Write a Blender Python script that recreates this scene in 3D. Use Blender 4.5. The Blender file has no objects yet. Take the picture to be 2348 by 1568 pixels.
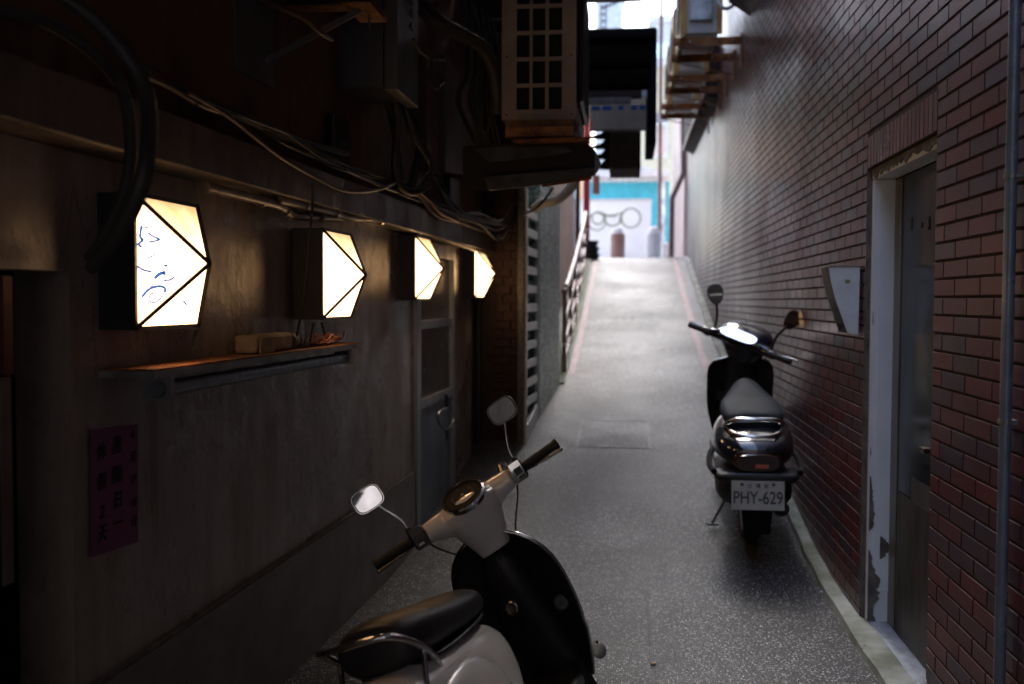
import bpy, bmesh, math, random
import numpy as np
from mathutils import Vector, Matrix
random.seed(7); np.random.seed(7)
C = bpy.context.scene.collection
SC = bpy.context.scene
R = math.radians

# ------------------------------------------------------------------ camera
EYE = Vector((0, 0, 1.4))
F_, CX_, CY_ = 2282.0, 1173.5, 784.0
dY = Vector(((1438-CX_)/F_, -(690-CY_)/F_, -1.0)).normalized()
up = Vector((.008, 1, 0)); up -= dY*up.dot(dY); up.normalize()
dX = dY.cross(up)
RM = Matrix((dX, dY, up))                      # world = RM @ cam
cd = bpy.data.cameras.new('camera'); cam = bpy.data.objects.new('camera', cd); C.objects.link(cam)
cam.matrix_world = Matrix.Translation(EYE) @ RM.to_4x4()
cd.sensor_width = 36; cd.lens = 36*F_/2347.0; cd.clip_start = .05; cd.clip_end = 400
cd.dof.use_dof = True; cd.dof.focus_distance = 3.25; cd.dof.aperture_fstop = 2.2
SC.camera = cam
# ------------------------------------------------------------------ world and sun: an overcast sky over a narrow alley
SUN_EL, SUN_AZ = 52, 10
w = bpy.data.worlds.new('World'); SC.world = w; w.use_nodes = True
nt = w.node_tree; bg = nt.nodes['Background']
sky = nt.nodes.new('ShaderNodeTexSky'); sky.sky_type = 'NISHITA'; sky.sun_disc = False
sky.sun_elevation = R(SUN_EL); sky.sun_rotation = R(SUN_AZ); sky.air_density = 1.0; sky.dust_density = 3.0; sky.ozone_density = 1.0
nt.links.new(sky.outputs[0], bg.inputs[0]); bg.inputs[1].default_value = .15
sl = bpy.data.lights.new('sun', 'SUN'); sl.energy = .5; sl.angle = R(30); sl.color = (.92, .965, 1)
so = bpy.data.objects.new('sun', sl); C.objects.link(so)
sd = Vector((math.sin(R(SUN_AZ))*math.cos(R(SUN_EL)), math.cos(R(SUN_AZ))*math.cos(R(SUN_EL)), math.sin(R(SUN_EL))))
so.rotation_euler = sd.to_track_quat('Z', 'Y').to_euler(); so.location = (0, 12, 14)
# ------------------------------------------------------------------ exposure
SC.view_settings.view_transform = 'Standard'; SC.view_settings.look = 'None'
SC.view_settings.gamma = 1; SC.view_settings.exposure = 2.85
SC.cycles.use_denoising = True
SC.cycles.max_bounces = 8; SC.cycles.diffuse_bounces = 5; SC.cycles.glossy_bounces = 4
SC.cycles.sample_clamp_indirect = 6
LAMP = 1.25

# ------------------------------------------------------------------ planes of the place (metres) and helpers that read the lines of sight
def ray(px, py):
    r = RM @ Vector(((px-CX_)/F_, -(py-CY_)/F_, -1)); return r/r.y
def atY(px, py, Y): return EYE + ray(px, py)*Y
def atX(px, py, X):
    r = ray(px, py); return EYE + r*(X/r.x)
def XL(u): return -1.30+.042*(u-2.4)           # face of the left plaster wall
def W(u, o, z): return Vector((XL(u)+o, u, z))
def onw(px, py, off=0.0):
    r = ray(px, py); t = (-1.30+off-.042*2.4)/(r.x-.042); return EYE + r*t
def zg(Y): return float(np.interp(Y, [-8, 4.9, 5.5, 6.7, 9, 11.75, 14.5, 16.6, 17.6, 90], [0, 0, .05, .24, .59, 1.05, 1.6, 2.06, 2.16, 2.16]))
XR = 1.02

# ------------------------------------------------------------------ materials
def nodes(name):
    m = bpy.data.materials.new(name); m.use_nodes = True
    n = m.node_tree; b = n.nodes['Principled BSDF']; return m, n, b
def N(n, t, **k):
    o = n.nodes.new(t)
    for a, v in k.items():
        if a == 'inp':
            for i, x in v.items(): o.inputs[i].default_value = x
        else: setattr(o, a, v)
    return o
def noise(n, scale=5, detail=6, rough=.55, vec=None, stretch=None):
    tc = N(n, 'ShaderNodeTexCoord'); mp = N(n, 'ShaderNodeMapping')
    if stretch: mp.inputs['Scale'].default_value = stretch
    n.links.new(tc.outputs['Object'], mp.inputs[0])
    t = N(n, 'ShaderNodeTexNoise', inp={'Scale': scale, 'Detail': detail, 'Roughness': rough}); n.links.new(mp.outputs[0], t.inputs['Vector']); return t
def ramp(n, src, pts):
    r = N(n, 'ShaderNodeValToRGB'); e = r.color_ramp.elements
    e[0].position, e[0].color = pts[0][0], (*pts[0][1], 1); e[1].position, e[1].color = pts[-1][0], (*pts[-1][1], 1)
    for p, c in pts[1:-1]:
        x = e.new(p); x.color = (*c, 1)
    n.links.new(src, r.inputs[0]); return r
def mix(n, fac, a, b, mode='MIX'):
    m = N(n, 'ShaderNodeMix', data_type='RGBA', blend_type=mode)
    for s, v in ((0, fac), (6, a), (7, b)):
        if hasattr(v, 'links') or hasattr(v, 'node'): n.links.new(v, m.inputs[s])
        elif isinstance(v, tuple): m.inputs[s].default_value = (*v, 1)
        else: m.inputs[s].default_value = v
    return m.outputs[2]
def val(v): return (v, v, v)
def pbr(name, col, rough=.5, metal=0, col2=None, scale=6, var=.5, bump=.0, bscale=40, stretch=None, coat=0, rvar=.15, spots=None, sthr=.62, sscale=25, spec=None):
    m, n, b = nodes(name)
    c2 = col2 or tuple(x*(1-.45*var) for x in col)
    t = noise(n, scale, 7, .62, stretch=stretch)
    r = ramp(n, t.outputs['Fac'], [(.36, col), (.64, c2)])
    out = r.outputs[0]
    if spots:
        t2 = noise(n, sscale, 4, .6, stretch=stretch); r2 = ramp(n, t2.outputs['Fac'], [(sthr, val(0)), (sthr+.04, val(1))])
        out = mix(n, r2.outputs[0], out, spots)
    n.links.new(out, b.inputs['Base Color'])
    b.inputs['Metallic'].default_value = metal
    rr = N(n, 'ShaderNodeMapRange', inp={1: .3, 2: .7, 3: max(.02, rough-rvar*.5), 4: min(1, rough+rvar*.5)})
    n.links.new(t.outputs['Fac'], rr.inputs[0]); n.links.new(rr.outputs[0], b.inputs['Roughness'])
    if coat: b.inputs['Coat Weight'].default_value = coat; b.inputs['Coat Roughness'].default_value = .06
    if spec is not None: b.inputs['Specular IOR Level'].default_value = spec
    if bump:
        t3 = noise(n, bscale, 5, .6); bp = N(n, 'ShaderNodeBump', inp={'Strength': bump, 'Distance': .01})
        n.links.new(t3.outputs['Fac'], bp.inputs['Height']); n.links.new(bp.outputs[0], b.inputs['Normal'])
    return m
M = {}
def asphalt(name='asphalt', g_=1.0):
    m, n, b = nodes(name)
    tc = N(n, 'ShaderNodeTexCoord')
    v = N(n, 'ShaderNodeTexVoronoi', inp={'Scale': 115, 'Randomness': 1}); n.links.new(tc.outputs['Object'], v.inputs['Vector'])
    sep = N(n, 'ShaderNodeSeparateColor'); n.links.new(v.outputs['Color'], sep.inputs[0])
    pick = ramp(n, sep.outputs[0], [(.52, val(0)), (.62, val(1))])
    disc = ramp(n, v.outputs['Distance'], [(.34, val(1)), (.50, val(0))])
    mm = N(n, 'ShaderNodeMath', operation='MULTIPLY'); n.links.new(pick.outputs[0], mm.inputs[0]); n.links.new(disc.outputs[0], mm.inputs[1])
    t = noise(n, 1.3, 6, .6); base = ramp(n, t.outputs['Fac'], [(.35, (.028*g_, .029*g_, .032*g_)), (.5, (.042*g_, .043*g_, .046*g_)), (.68, (.064*g_, .064*g_, .064*g_))])
    stone = ramp(n, sep.outputs[1], [(.2, (.09, .09, .094)), (.85, (.42, .43, .44))])
    c = mix(n, mm.outputs[0], base.outputs[0], stone.outputs[0])
    t4 = noise(n, 2.2, 5, .6); pat = ramp(n, t4.outputs['Fac'], [(.5, val(1)), (.7, (.72, .68, .66))])
    c = mix(n, 1.0, c, pat.outputs[0], 'MULTIPLY')
    ck = noise(n, .9, 9, .6); kr = ramp(n, ck.outputs['Fac'], [(.492, val(1)), (.4965, val(.3)), (.501, val(1))]); cm = noise(n, .7, 2, .5); km = ramp(n, cm.outputs['Fac'], [(.50, val(0)), (.58, val(1))])
    c = mix(n, km.outputs[0], c, mix(n, 1.0, c, kr.outputs[0], 'MULTIPLY')); oi = noise(n, 2.8, 3, .5); ok_ = ramp(n, oi.outputs['Fac'], [(.60, val(1)), (.70, val(.55))]); c = mix(n, 1.0, c, ok_.outputs[0], 'MULTIPLY')
    n.links.new(c, b.inputs['Base Color'])
    rr = N(n, 'ShaderNodeMapRange', inp={1: .3, 2: .7, 3: .44, 4: .60}); b.inputs['Specular IOR Level'].default_value = .24; n.links.new(t.outputs['Fac'], rr.inputs[0]); n.links.new(rr.outputs[0], b.inputs['Roughness'])
    add = N(n, 'ShaderNodeMath', operation='MULTIPLY_ADD', inp={1: -1.0, 2: 1.0}); n.links.new(v.outputs['Distance'], add.inputs[0])
    bp = N(n, 'ShaderNodeBump', inp={'Strength': .55, 'Distance': .004}); n.links.new(add.outputs[0], bp.inputs['Height']); n.links.new(bp.outputs[0], b.inputs['Normal'])
    return m
def plaster(name, a, b_, c_, rough=.62):
    m, n, b = nodes(name)
    t = noise(n, 2.2, 8, .65); s = noise(n, 7, 6, .6, stretch=(1, 1, .12)); f = noise(n, 38, 5, .7)
    base = ramp(n, t.outputs['Fac'], [(.34, a), (.55, b_), (.72, c_)])
    st = ramp(n, s.outputs['Fac'], [(.38, (.62, .55, .50)), (.6, val(1))])
    c = mix(n, .8, base.outputs[0], st.outputs[0], 'MULTIPLY')
    sp = ramp(n, f.outputs['Fac'], [(.30, (.35, .28, .24)), (.38, val(1))])
    c = mix(n, .8, c, sp.outputs[0], 'MULTIPLY')
    ck = noise(n, 1.7, 9, .62, stretch=(1, 1.6, .45)); kr = ramp(n, ck.outputs['Fac'], [(.489, val(1)), (.4945, val(.25)), (.5, val(1))])
    cm = noise(n, 1.1, 2, .5); km = ramp(n, cm.outputs['Fac'], [(.52, val(0)), (.6, val(1))]); c = mix(n, km.outputs[0], c, mix(n, 1.0, c, kr.outputs[0], 'MULTIPLY'))
    dr = noise(n, 3.5, 5, .6, stretch=(1, 2.2, .10)); kd = ramp(n, dr.outputs['Fac'], [(.60, val(1)), (.74, (.45, .40, .37))]); c = mix(n, .9, c, kd.outputs[0], 'MULTIPLY')
    n.links.new(c, b.inputs['Base Color']); b.inputs['Roughness'].default_value = rough
    rr = N(n, 'ShaderNodeMapRange', inp={1: .35, 2: .65, 3: rough-.2, 4: rough+.12}); n.links.new(t.outputs['Fac'], rr.inputs[0]); n.links.new(rr.outputs[0], b.inputs['Roughness'])
    h = noise(n, 60, 6, .6); bp = N(n, 'ShaderNodeBump', inp={'Strength': .25, 'Distance': .006}); n.links.new(h.outputs['Fac'], bp.inputs['Height'])
    bp2 = N(n, 'ShaderNodeBump', inp={'Strength': .5, 'Distance': .02}); h2 = noise(n, 5, 3, .5); n.links.new(h2.outputs['Fac'], bp2.inputs['Height'])
    n.links.new(bp.outputs[0], bp2.inputs['Normal']); n.links.new(bp2.outputs[0], b.inputs['Normal'])
    return m
def tile_mat():
    m, n, b = nodes('glazed_tile')
    at = N(n, 'ShaderNodeAttribute', attribute_name='rnd')
    c = ramp(n, at.outputs['Fac'], [(0, (.105, .019, .021)), (.35, (.088, .018, .022)), (.65, (.073, .020, .027)), (.85, (.052, .024, .033)), (1, (.042, .026, .038))])
    t = noise(n, 9, 4, .6, stretch=(1, 1, .6)); k = ramp(n, t.outputs['Fac'], [(.35, (1.0, .80, .82)), (.65, (.72, 1.0, 1.15))])
    col = mix(n, .85, c.outputs[0], k.outputs[0], 'MULTIPLY')
    d = noise(n, 1.1, 5, .6); dk = ramp(n, d.outputs['Fac'], [(.35, (1.2, 1.15, 1.1)), (.7, (.75, .72, .75))])
    col = mix(n, .7, col, dk.outputs[0], 'MULTIPLY')
    n.links.new(col, b.inputs['Base Color'])
    rr = N(n, 'ShaderNodeMapRange', inp={1: .3, 2: .7, 3: .26, 4: .42}); b.inputs['Specular IOR Level'].default_value = .34; n.links.new(d.outputs['Fac'], rr.inputs[0]); n.links.new(rr.outputs[0], b.inputs['Roughness'])
    h = noise(n, 45, 3, .5); bp = N(n, 'ShaderNodeBump', inp={'Strength': .12, 'Distance': .003}); n.links.new(h.outputs['Fac'], bp.inputs['Height']); n.links.new(bp.outputs[0], b.inputs['Normal'])
    return m
def ribmat(name, col, axis, freq, rough=.4, depth=.01, strength=.8, metal=0):
    m = pbr(name, col, rough, metal); n = m.node_tree; b = n.nodes['Principled BSDF']
    tc = N(n, 'ShaderNodeTexCoord'); wv = N(n, 'ShaderNodeTexWave', wave_type='BANDS', bands_direction=axis, inp={'Scale': freq}); n.links.new(tc.outputs['Object'], wv.inputs[0])
    bp = N(n, 'ShaderNodeBump', inp={'Strength': strength, 'Distance': depth}); n.links.new(wv.outputs['Fac'], bp.inputs['Height']); n.links.new(bp.outputs[0], b.inputs['Normal'])
    return m
def terrazzo(name, a, b_, c_, sc=90, rough=.35):
    m, n, b = nodes(name)
    tc = N(n, 'ShaderNodeTexCoord'); v = N(n, 'ShaderNodeTexVoronoi', inp={'Scale': sc}); n.links.new(tc.outputs['Object'], v.inputs['Vector'])
    sep = N(n, 'ShaderNodeSeparateColor'); n.links.new(v.outputs['Color'], sep.inputs[0])
    r = ramp(n, sep.outputs[0], [(.3, a), (.5, b_), (.8, c_)]); t = noise(n, 6, 5, .7)
    k = ramp(n, t.outputs['Fac'], [(.35, val(.65)), (.6, val(1.1))])
    n.links.new(mix(n, .8, r.outputs[0], k.outputs[0], 'MULTIPLY'), b.inputs['Base Color']); b.inputs['Roughness'].default_value = rough
    return m
def lamp_panel(name, k, dirty):
    m, n, b = nodes(name)
    t = noise(n, 7 if dirty else 14, 8, .7); tc = N(n, 'ShaderNodeTexCoord')
    if dirty: col = ramp(n, t.outputs['Fac'], [(.34, (1, .66, .33)), (.66, (.66, .37, .14))])
    else: col = ramp(n, t.outputs['Fac'], [(.3, (1, .60, .29)), (.75, (1, .52, .21))])
    n.links.new(col.outputs[0], b.inputs['Emission Color']); b.inputs['Emission Strength'].default_value = k
    if dirty:                                              # dust settles thickest along the upper edge of the top panes
        sx = N(n, 'ShaderNodeSeparateXYZ'); n.links.new(tc.outputs['Object'], sx.inputs[0])
        mr = N(n, 'ShaderNodeMapRange', inp={1: .20, 2: .335, 3: k*3.4, 4: k*.75}); n.links.new(sx.outputs[2], mr.inputs[0]); n.links.new(mr.outputs[0], b.inputs['Emission Strength'])
    b.inputs['Base Color'].default_value = (.6, .5, .4, 1); b.inputs['Roughness'].default_value = .35
    return m
M['asphalt'] = asphalt('asphalt', .44); M['ramp'] = asphalt('worn_pale_asphalt', .50)
M['patch'] = pbr('worn_asphalt_strip', (.10, .10, .105), .55, 0, (.04, .041, .043), scale=9, bump=.4, bscale=160, spec=.2)
M['plaster'] = plaster('stained_plaster', (.295, .25, .225), (.36, .31, .28), (.225, .185, .16), .38)
M['uplaster'] = plaster('orange_plaster', (.14, .07, .045), (.17, .085, .055), (.10, .052, .036), .7)
M['beam'] = plaster('ledge_plaster', (.16, .115, .09), (.13, .10, .08), (.095, .07, .055), .5)
M['tile'] = tile_mat()
M['mortar'] = pbr('mortar', (.040, .028, .022), .9, 0, (.020, .014, .012), scale=20, bump=.5, bscale=90)
M['render'] = pbr('cement_render', (.22, .20, .185), .85, 0, (.14, .12, .11), scale=3, bump=.4, bscale=50)
M['kerb'] = pbr('mossy_kerb', (.27, .28, .25), .8, 0, (.115, .125, .085), scale=5, bump=.7, bscale=45, spots=(.07, .08, .05), sthr=.66, sscale=14)
M['mossy'] = pbr('mossy_edge', (.16, .18, .12), .85, 0, (.13, .14, .10), scale=6, bump=.5)
M['pink'] = pbr('faded_red_line', (.20, .075, .09), .6, 0, (.085, .05, .055), scale=16, var=1)
M['white_paint'] = pbr('peeling_white_paint', (.74, .80, .84), .5, 0, (.66, .72, .76), scale=4, spots=(.13, .12, .11), sthr=.69, sscale=9, bump=.2)
M['raw'] = pbr('bare_cement', (.17, .15, .13), .9, 0, (.08, .07, .065), scale=12, bump=.6, bscale=70)
M['steel_door'] = pbr('grimy_steel', (.034, .032, .027), .18, .85, (.012, .012, .010), scale=3, stretch=(1, 1, .3), bump=.05, bscale=6, rvar=.2)
M['grime'] = pbr('grimy_paint', (.20, .195, .175), .42, .2, (.09, .085, .075), scale=9, stretch=(1, 1, .12), var=1)
M['grime2'] = pbr('dark_grimy_plate', (.085, .078, .062), .5, .2, (.025, .024, .022), scale=7, stretch=(1, 1, .25), var=1)
M['black'] = pbr('black_plastic', (.012, .012, .013), .42, 0, (.02, .02, .02), scale=20)
M['blackg'] = pbr('gloss_black_paint', (.008, .009, .014), .14, 0, (.010, .011, .018), coat=.9, rvar=.04)
M['vinyl'] = pbr('black_vinyl', (.018, .018, .020), .40, 0, (.028, .026, .026), scale=7, bump=.15, bscale=240)
M['gvinyl'] = pbr('grey_blue_vinyl', (.016, .021, .030), .6, 0, (.015, .018, .022), scale=7, bump=.12, bscale=220, spec=.06)
M['rubber'] = pbr('rubber', (.014, .014, .014), .7, 0, bump=.3, bscale=120)
M['chrome'] = pbr('chrome', (.62, .62, .62), .10, 1, (.50, .48, .45), scale=12, rvar=.1)
M['chrome_dirty'] = pbr('dull_chrome', (.48, .46, .43), .26, 1, (.25, .21, .17), scale=18, rvar=.2)
M['alu'] = pbr('aluminium', (.42, .43, .44), .36, .75, (.30, .30, .30), scale=10, stretch=(1, 1, .2))
M['alu_panel'] = pbr('aluminium_door_panel', (.23, .27, .32), .42, .4, (.16, .185, .22), scale=4, stretch=(1, 1, .4))
M['white'] = pbr('cream_white_paint', (.72, .70, .67), .20, 0, (.66, .63, .60), scale=5, coat=.6, rvar=.08)
M['dark'] = pbr('dark_void', (.006, .006, .006), .9)
M['darkgrey'] = pbr('dark_grey_metal', (.045, .045, .046), .5, .3, (.02, .02, .02), scale=10)
M['traymetal'] = pbr('dark_tray_metal', (.012, .010, .010), .8, .1, (.022, .013, .009), scale=7)
M['steel_lit'] = pbr('lit_side_steel', (.75, .80, .83), .4, .1, (.62, .66, .69), scale=9)
M['rust'] = pbr('rusty_steel', (.30, .105, .03), .7, .1, (.07, .03, .018), scale=14, bump=.4, bscale=60)
M['rust2'] = pbr('orange_primer_steel', (.40, .17, .04), .6, .1, (.16, .055, .02), scale=10, bump=.3, spots=(.05, .03, .02), sthr=.62, sscale=16)
M['galv'] = pbr('galvanised_sheet', (.26, .265, .265), .42, .6, (.14, .14, .13), scale=9, var=.8)
M['boxgrey'] = pbr('grey_box_enamel', (.13, .13, .135), .42, .1, (.09, .088, .086), scale=5, spots=(.10, .06, .03), sthr=.70, sscale=12)
M['boxbrown'] = pbr('beige_box_enamel', (.14, .10, .08), .5, 0, (.10, .07, .055), scale=5, spots=(.08, .04, .02), sthr=.68, sscale=14)
M['beige'] = pbr('aged_beige_enamel', (.38, .285, .20), .45, 0, (.27, .195, .135), scale=4, spots=(.16, .07, .03), sthr=.69, sscale=15)
M['fins'] = ribmat('condenser_fins', (.03, .03, .03), 'Z', 90, .5, .004)
M['acwhite'] = pbr('ac_white', (.50, .52, .53), .4, 0, (.38, .39, .39), scale=5)
M['ochre'] = pbr('ochre_paint', (.50, .33, .06), .5, 0, (.33, .14, .04), scale=9, var=1)
M['wire'] = pbr('black_cable', (.016, .015, .015), .55, 0, (.03, .028, .026), scale=8)
M['wireg'] = pbr('dusty_grey_cable', (.085, .072, .065), .55, 0, (.045, .038, .033), scale=8)
M['wireb'] = pbr('brown_cable', (.11, .062, .043), .45, 0, (.065, .036, .025), scale=8)
M['pvc'] = pbr('old_pvc_pipe', (.17, .14, .125), .42, 0, (.10, .075, .062), scale=9, spots=(.07, .045, .03), sthr=.62, sscale=20)
M['steelpipe'] = pbr('grey_painted_conduit', (.16, .19, .215), .32, .25, (.11, .13, .15), scale=12, spots=(.22, .22, .21), sthr=.74, sscale=60)
M['hose'] = pbr('dark_corrugated_hose', (.050, .043, .036), .5, 0, (.03, .026, .022), scale=9)
M['paper'] = pbr('purple_pink_paper', (.24, .085, .175), .8, 0, (.20, .07, .145), scale=3)
M['ink'] = pbr('black_ink', (.012, .008, .012), .8)
M['corr'] = ribmat('corrugated_plastic', (.20, .185, .18), 'Z', 30, .5, .003, .35)
M['teal'] = ribmat('teal_sheeting', (.06, .46, .58), 'Z', 9, .5, .02, .6)
M['wallwhite'] = pbr('off_white_wall', (.80, .78, .77), .8, 0, (.72, .69, .67), scale=1.2)
M['olive'] = pbr('olive_spray', (.22, .24, .13), .7)
M['tan'] = plaster('pinkish_plaster', (.34, .24, .21), (.40, .30, .27), (.28, .20, .18), .7)
M['cream'] = pbr('cream_building', (.62, .52, .36), .8)
M['pale'] = pbr('pale_building', (.55, .56, .58), .8)
M['orangeb'] = pbr('orange_facade', (.90, .46, .24), .8, 0, (.84, .42, .20), scale=.6)
M['leaf'] = pbr('leaf', (.16, .42, .07), .55, 0, (.08, .22, .04), scale=3)
M['bark'] = pbr('bark', (.10, .07, .05), .9, bump=.5)
M['dimred'] = pbr('faded_dark_red', (.10, .008, .014), .6)
M['matte'] = pbr('matte_black', (.006, .006, .007), .9, spec=.15)
M['bounce'] = pbr('pale_bounce_sheet', (.55, .54, .52), .8, 0, (.46, .45, .43), scale=2)
M['red'] = pbr('red_paint', (.50, .012, .02), .35, 0, (.40, .01, .018))
M['brick'] = pbr('dark_red_brick', (.040, .016, .013), .8, 0, (.02, .010, .009), scale=18, bump=.5)
M['post'] = terrazzo('speckled_post', (.03, .028, .026), (.07, .065, .06), (.13, .12, .11), 110)
M['green_t'] = terrazzo('green_terrazzo', (.10, .26, .20), (.30, .54, .43), (.66, .84, .74), 42)
M['cream_metal'] = pbr('cream_steel_grille', (.85, .85, .80), .35, 0, (.70, .70, .62), scale=8)
M['oliveg'] = pbr('olive_green_paint', (.16, .16, .055), .6, 0, (.10, .10, .04), scale=6)
M['pinksteel'] = pbr('railing_tube', (.58, .46, .42), .22, .6, (.48, .36, .32), scale=3)
M['wood'] = pbr('dark_red_boards', (.020, .009, .007), .9, 0, (.012, .006, .005), scale=7, stretch=(.3, 1, 3))
M['gwood'] = pbr('grey_brown_boards', (.075, .055, .05), .8, 0, (.045, .035, .032), scale=7, stretch=(.3, 1, 3))
M['frost'] = pbr('grey_blue_sheet', (.74, .80, .84), .45, 0, (.15, .19, .21), scale=3)
M['blue'] = pbr('bright_blue_edge', (.02, .16, .60), .4)
M['bluecase'] = pbr('navy_case', (.012, .022, .05), .4, 0, (.02, .03, .06), scale=5)
M['foam'] = pbr('old_foam', (.33, .25, .15), .8, 0, (.18, .12, .08), scale=8, bump=.4)
M['redlens'] = pbr('dark_red_lens', (.035, .006, .004), .12, 0, (.025, .005, .003), coat=1)
M['orangelens'] = pbr('orange_reflector', (.65, .14, .07), .2, coat=.5)
M['plate'] = pbr('number_plate', (.50, .52, .48), .4, 0, (.40, .41, .38), scale=9, spots=(.12, .11, .09), sthr=.70, sscale=20)
M['platetxt'] = pbr('plate_letters', (.05, .06, .065), .5)
M['mirror'] = pbr('mirror_glass', (.85, .86, .88), .02, 1, (.85, .86, .88), rvar=.01)
M['dial'] = pbr('dark_dial', (.022, .017, .016), .75, spec=.2)
M['sticker'] = pbr('dark_sticker', (.09, .085, .08), .4)
M['stickertxt'] = pbr('sticker_print', (.30, .29, .28), .5)
M['cap'] = pbr('granite_cap', (.62, .61, .60), .6)
M['brown'] = pbr('brown_granite', (.20, .115, .095), .5, 0, (.15, .085, .07), scale=14)
M['greyg'] = pbr('grey_granite', (.42, .43, .46), .5, 0, (.34, .35, .38), scale=14)
M['marble'] = pbr('worn_marble', (.42, .45, .48), .4, 0, (.20, .21, .24), scale=7, var=1, stretch=(3, 1, 1))
M['poster'] = pbr('faded_poster', (.13, .10, .10), .7, 0, (.09, .05, .05), scale=5)
M['copper'] = pbr('orange_wire', (.55, .24, .13), .4, 0, (.40, .15, .08), scale=9)
M['leafdead'] = pbr('dry_leaf', (.45, .30, .16), .7)
M['amber'] = pbr('clear_lens', (.22, .22, .21), .1, coat=1)
M['rglass'] = ribmat('ribbed_glass', (.085, .062, .052), 'Y', 14, .22, .006, .7)
def sheetmat(name, col):
    m = bpy.data.materials.new(name); m.use_nodes = True; n = m.node_tree; b = n.nodes['Principled BSDF']; o = n.nodes['Material Output']; b.inputs['Base Color'].default_value = (*col, 1); b.inputs['Roughness'].default_value = .5
    t = noise(n, 5, 5, .6); r = ramp(n, t.outputs['Fac'], [(.3, col), (.7, tuple(c*.75 for c in col))]); tr = n.nodes.new('ShaderNodeBsdfTranslucent'); n.links.new(r.outputs[0], tr.inputs[0]); mx = n.nodes.new('ShaderNodeMixShader'); mx.inputs[0].default_value = .8
    n.links.new(b.outputs[0], mx.inputs[1]); n.links.new(tr.outputs[0], mx.inputs[2]); n.links.new(mx.outputs[0], o.inputs[0]); return m
M['polysheet'] = sheetmat('translucent_grey_blue_sheet', (.80, .90, .95)); M['bluesheet'] = sheetmat('translucent_blue_film', (.06, .30, .95)); M['palerim'] = pbr('pale_worn_rim', (.30, .30, .31), .6, 0, (.12, .12, .12))
def ink_glass():
    m = bpy.data.materials.new('blue_marker_ink'); m.use_nodes = True; n = m.node_tree; n.nodes.clear()
    o = n.nodes.new('ShaderNodeOutputMaterial'); t = n.nodes.new('ShaderNodeBsdfTransparent'); t.inputs[0].default_value = (.006, .04, .26, 1); n.links.new(t.outputs[0], o.inputs[0]); return m
M['bluemark'] = ink_glass()
M['lampface'] = lamp_panel('lit_lamp_glass', LAMP, False)
M['lampdirty'] = lamp_panel('lit_dusty_lamp_glass', LAMP*.16, True)
M['visor'] = pbr('meter_glass', (.55, .60, .64), .06, .9, (.55, .60, .64), rvar=.02)

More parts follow.
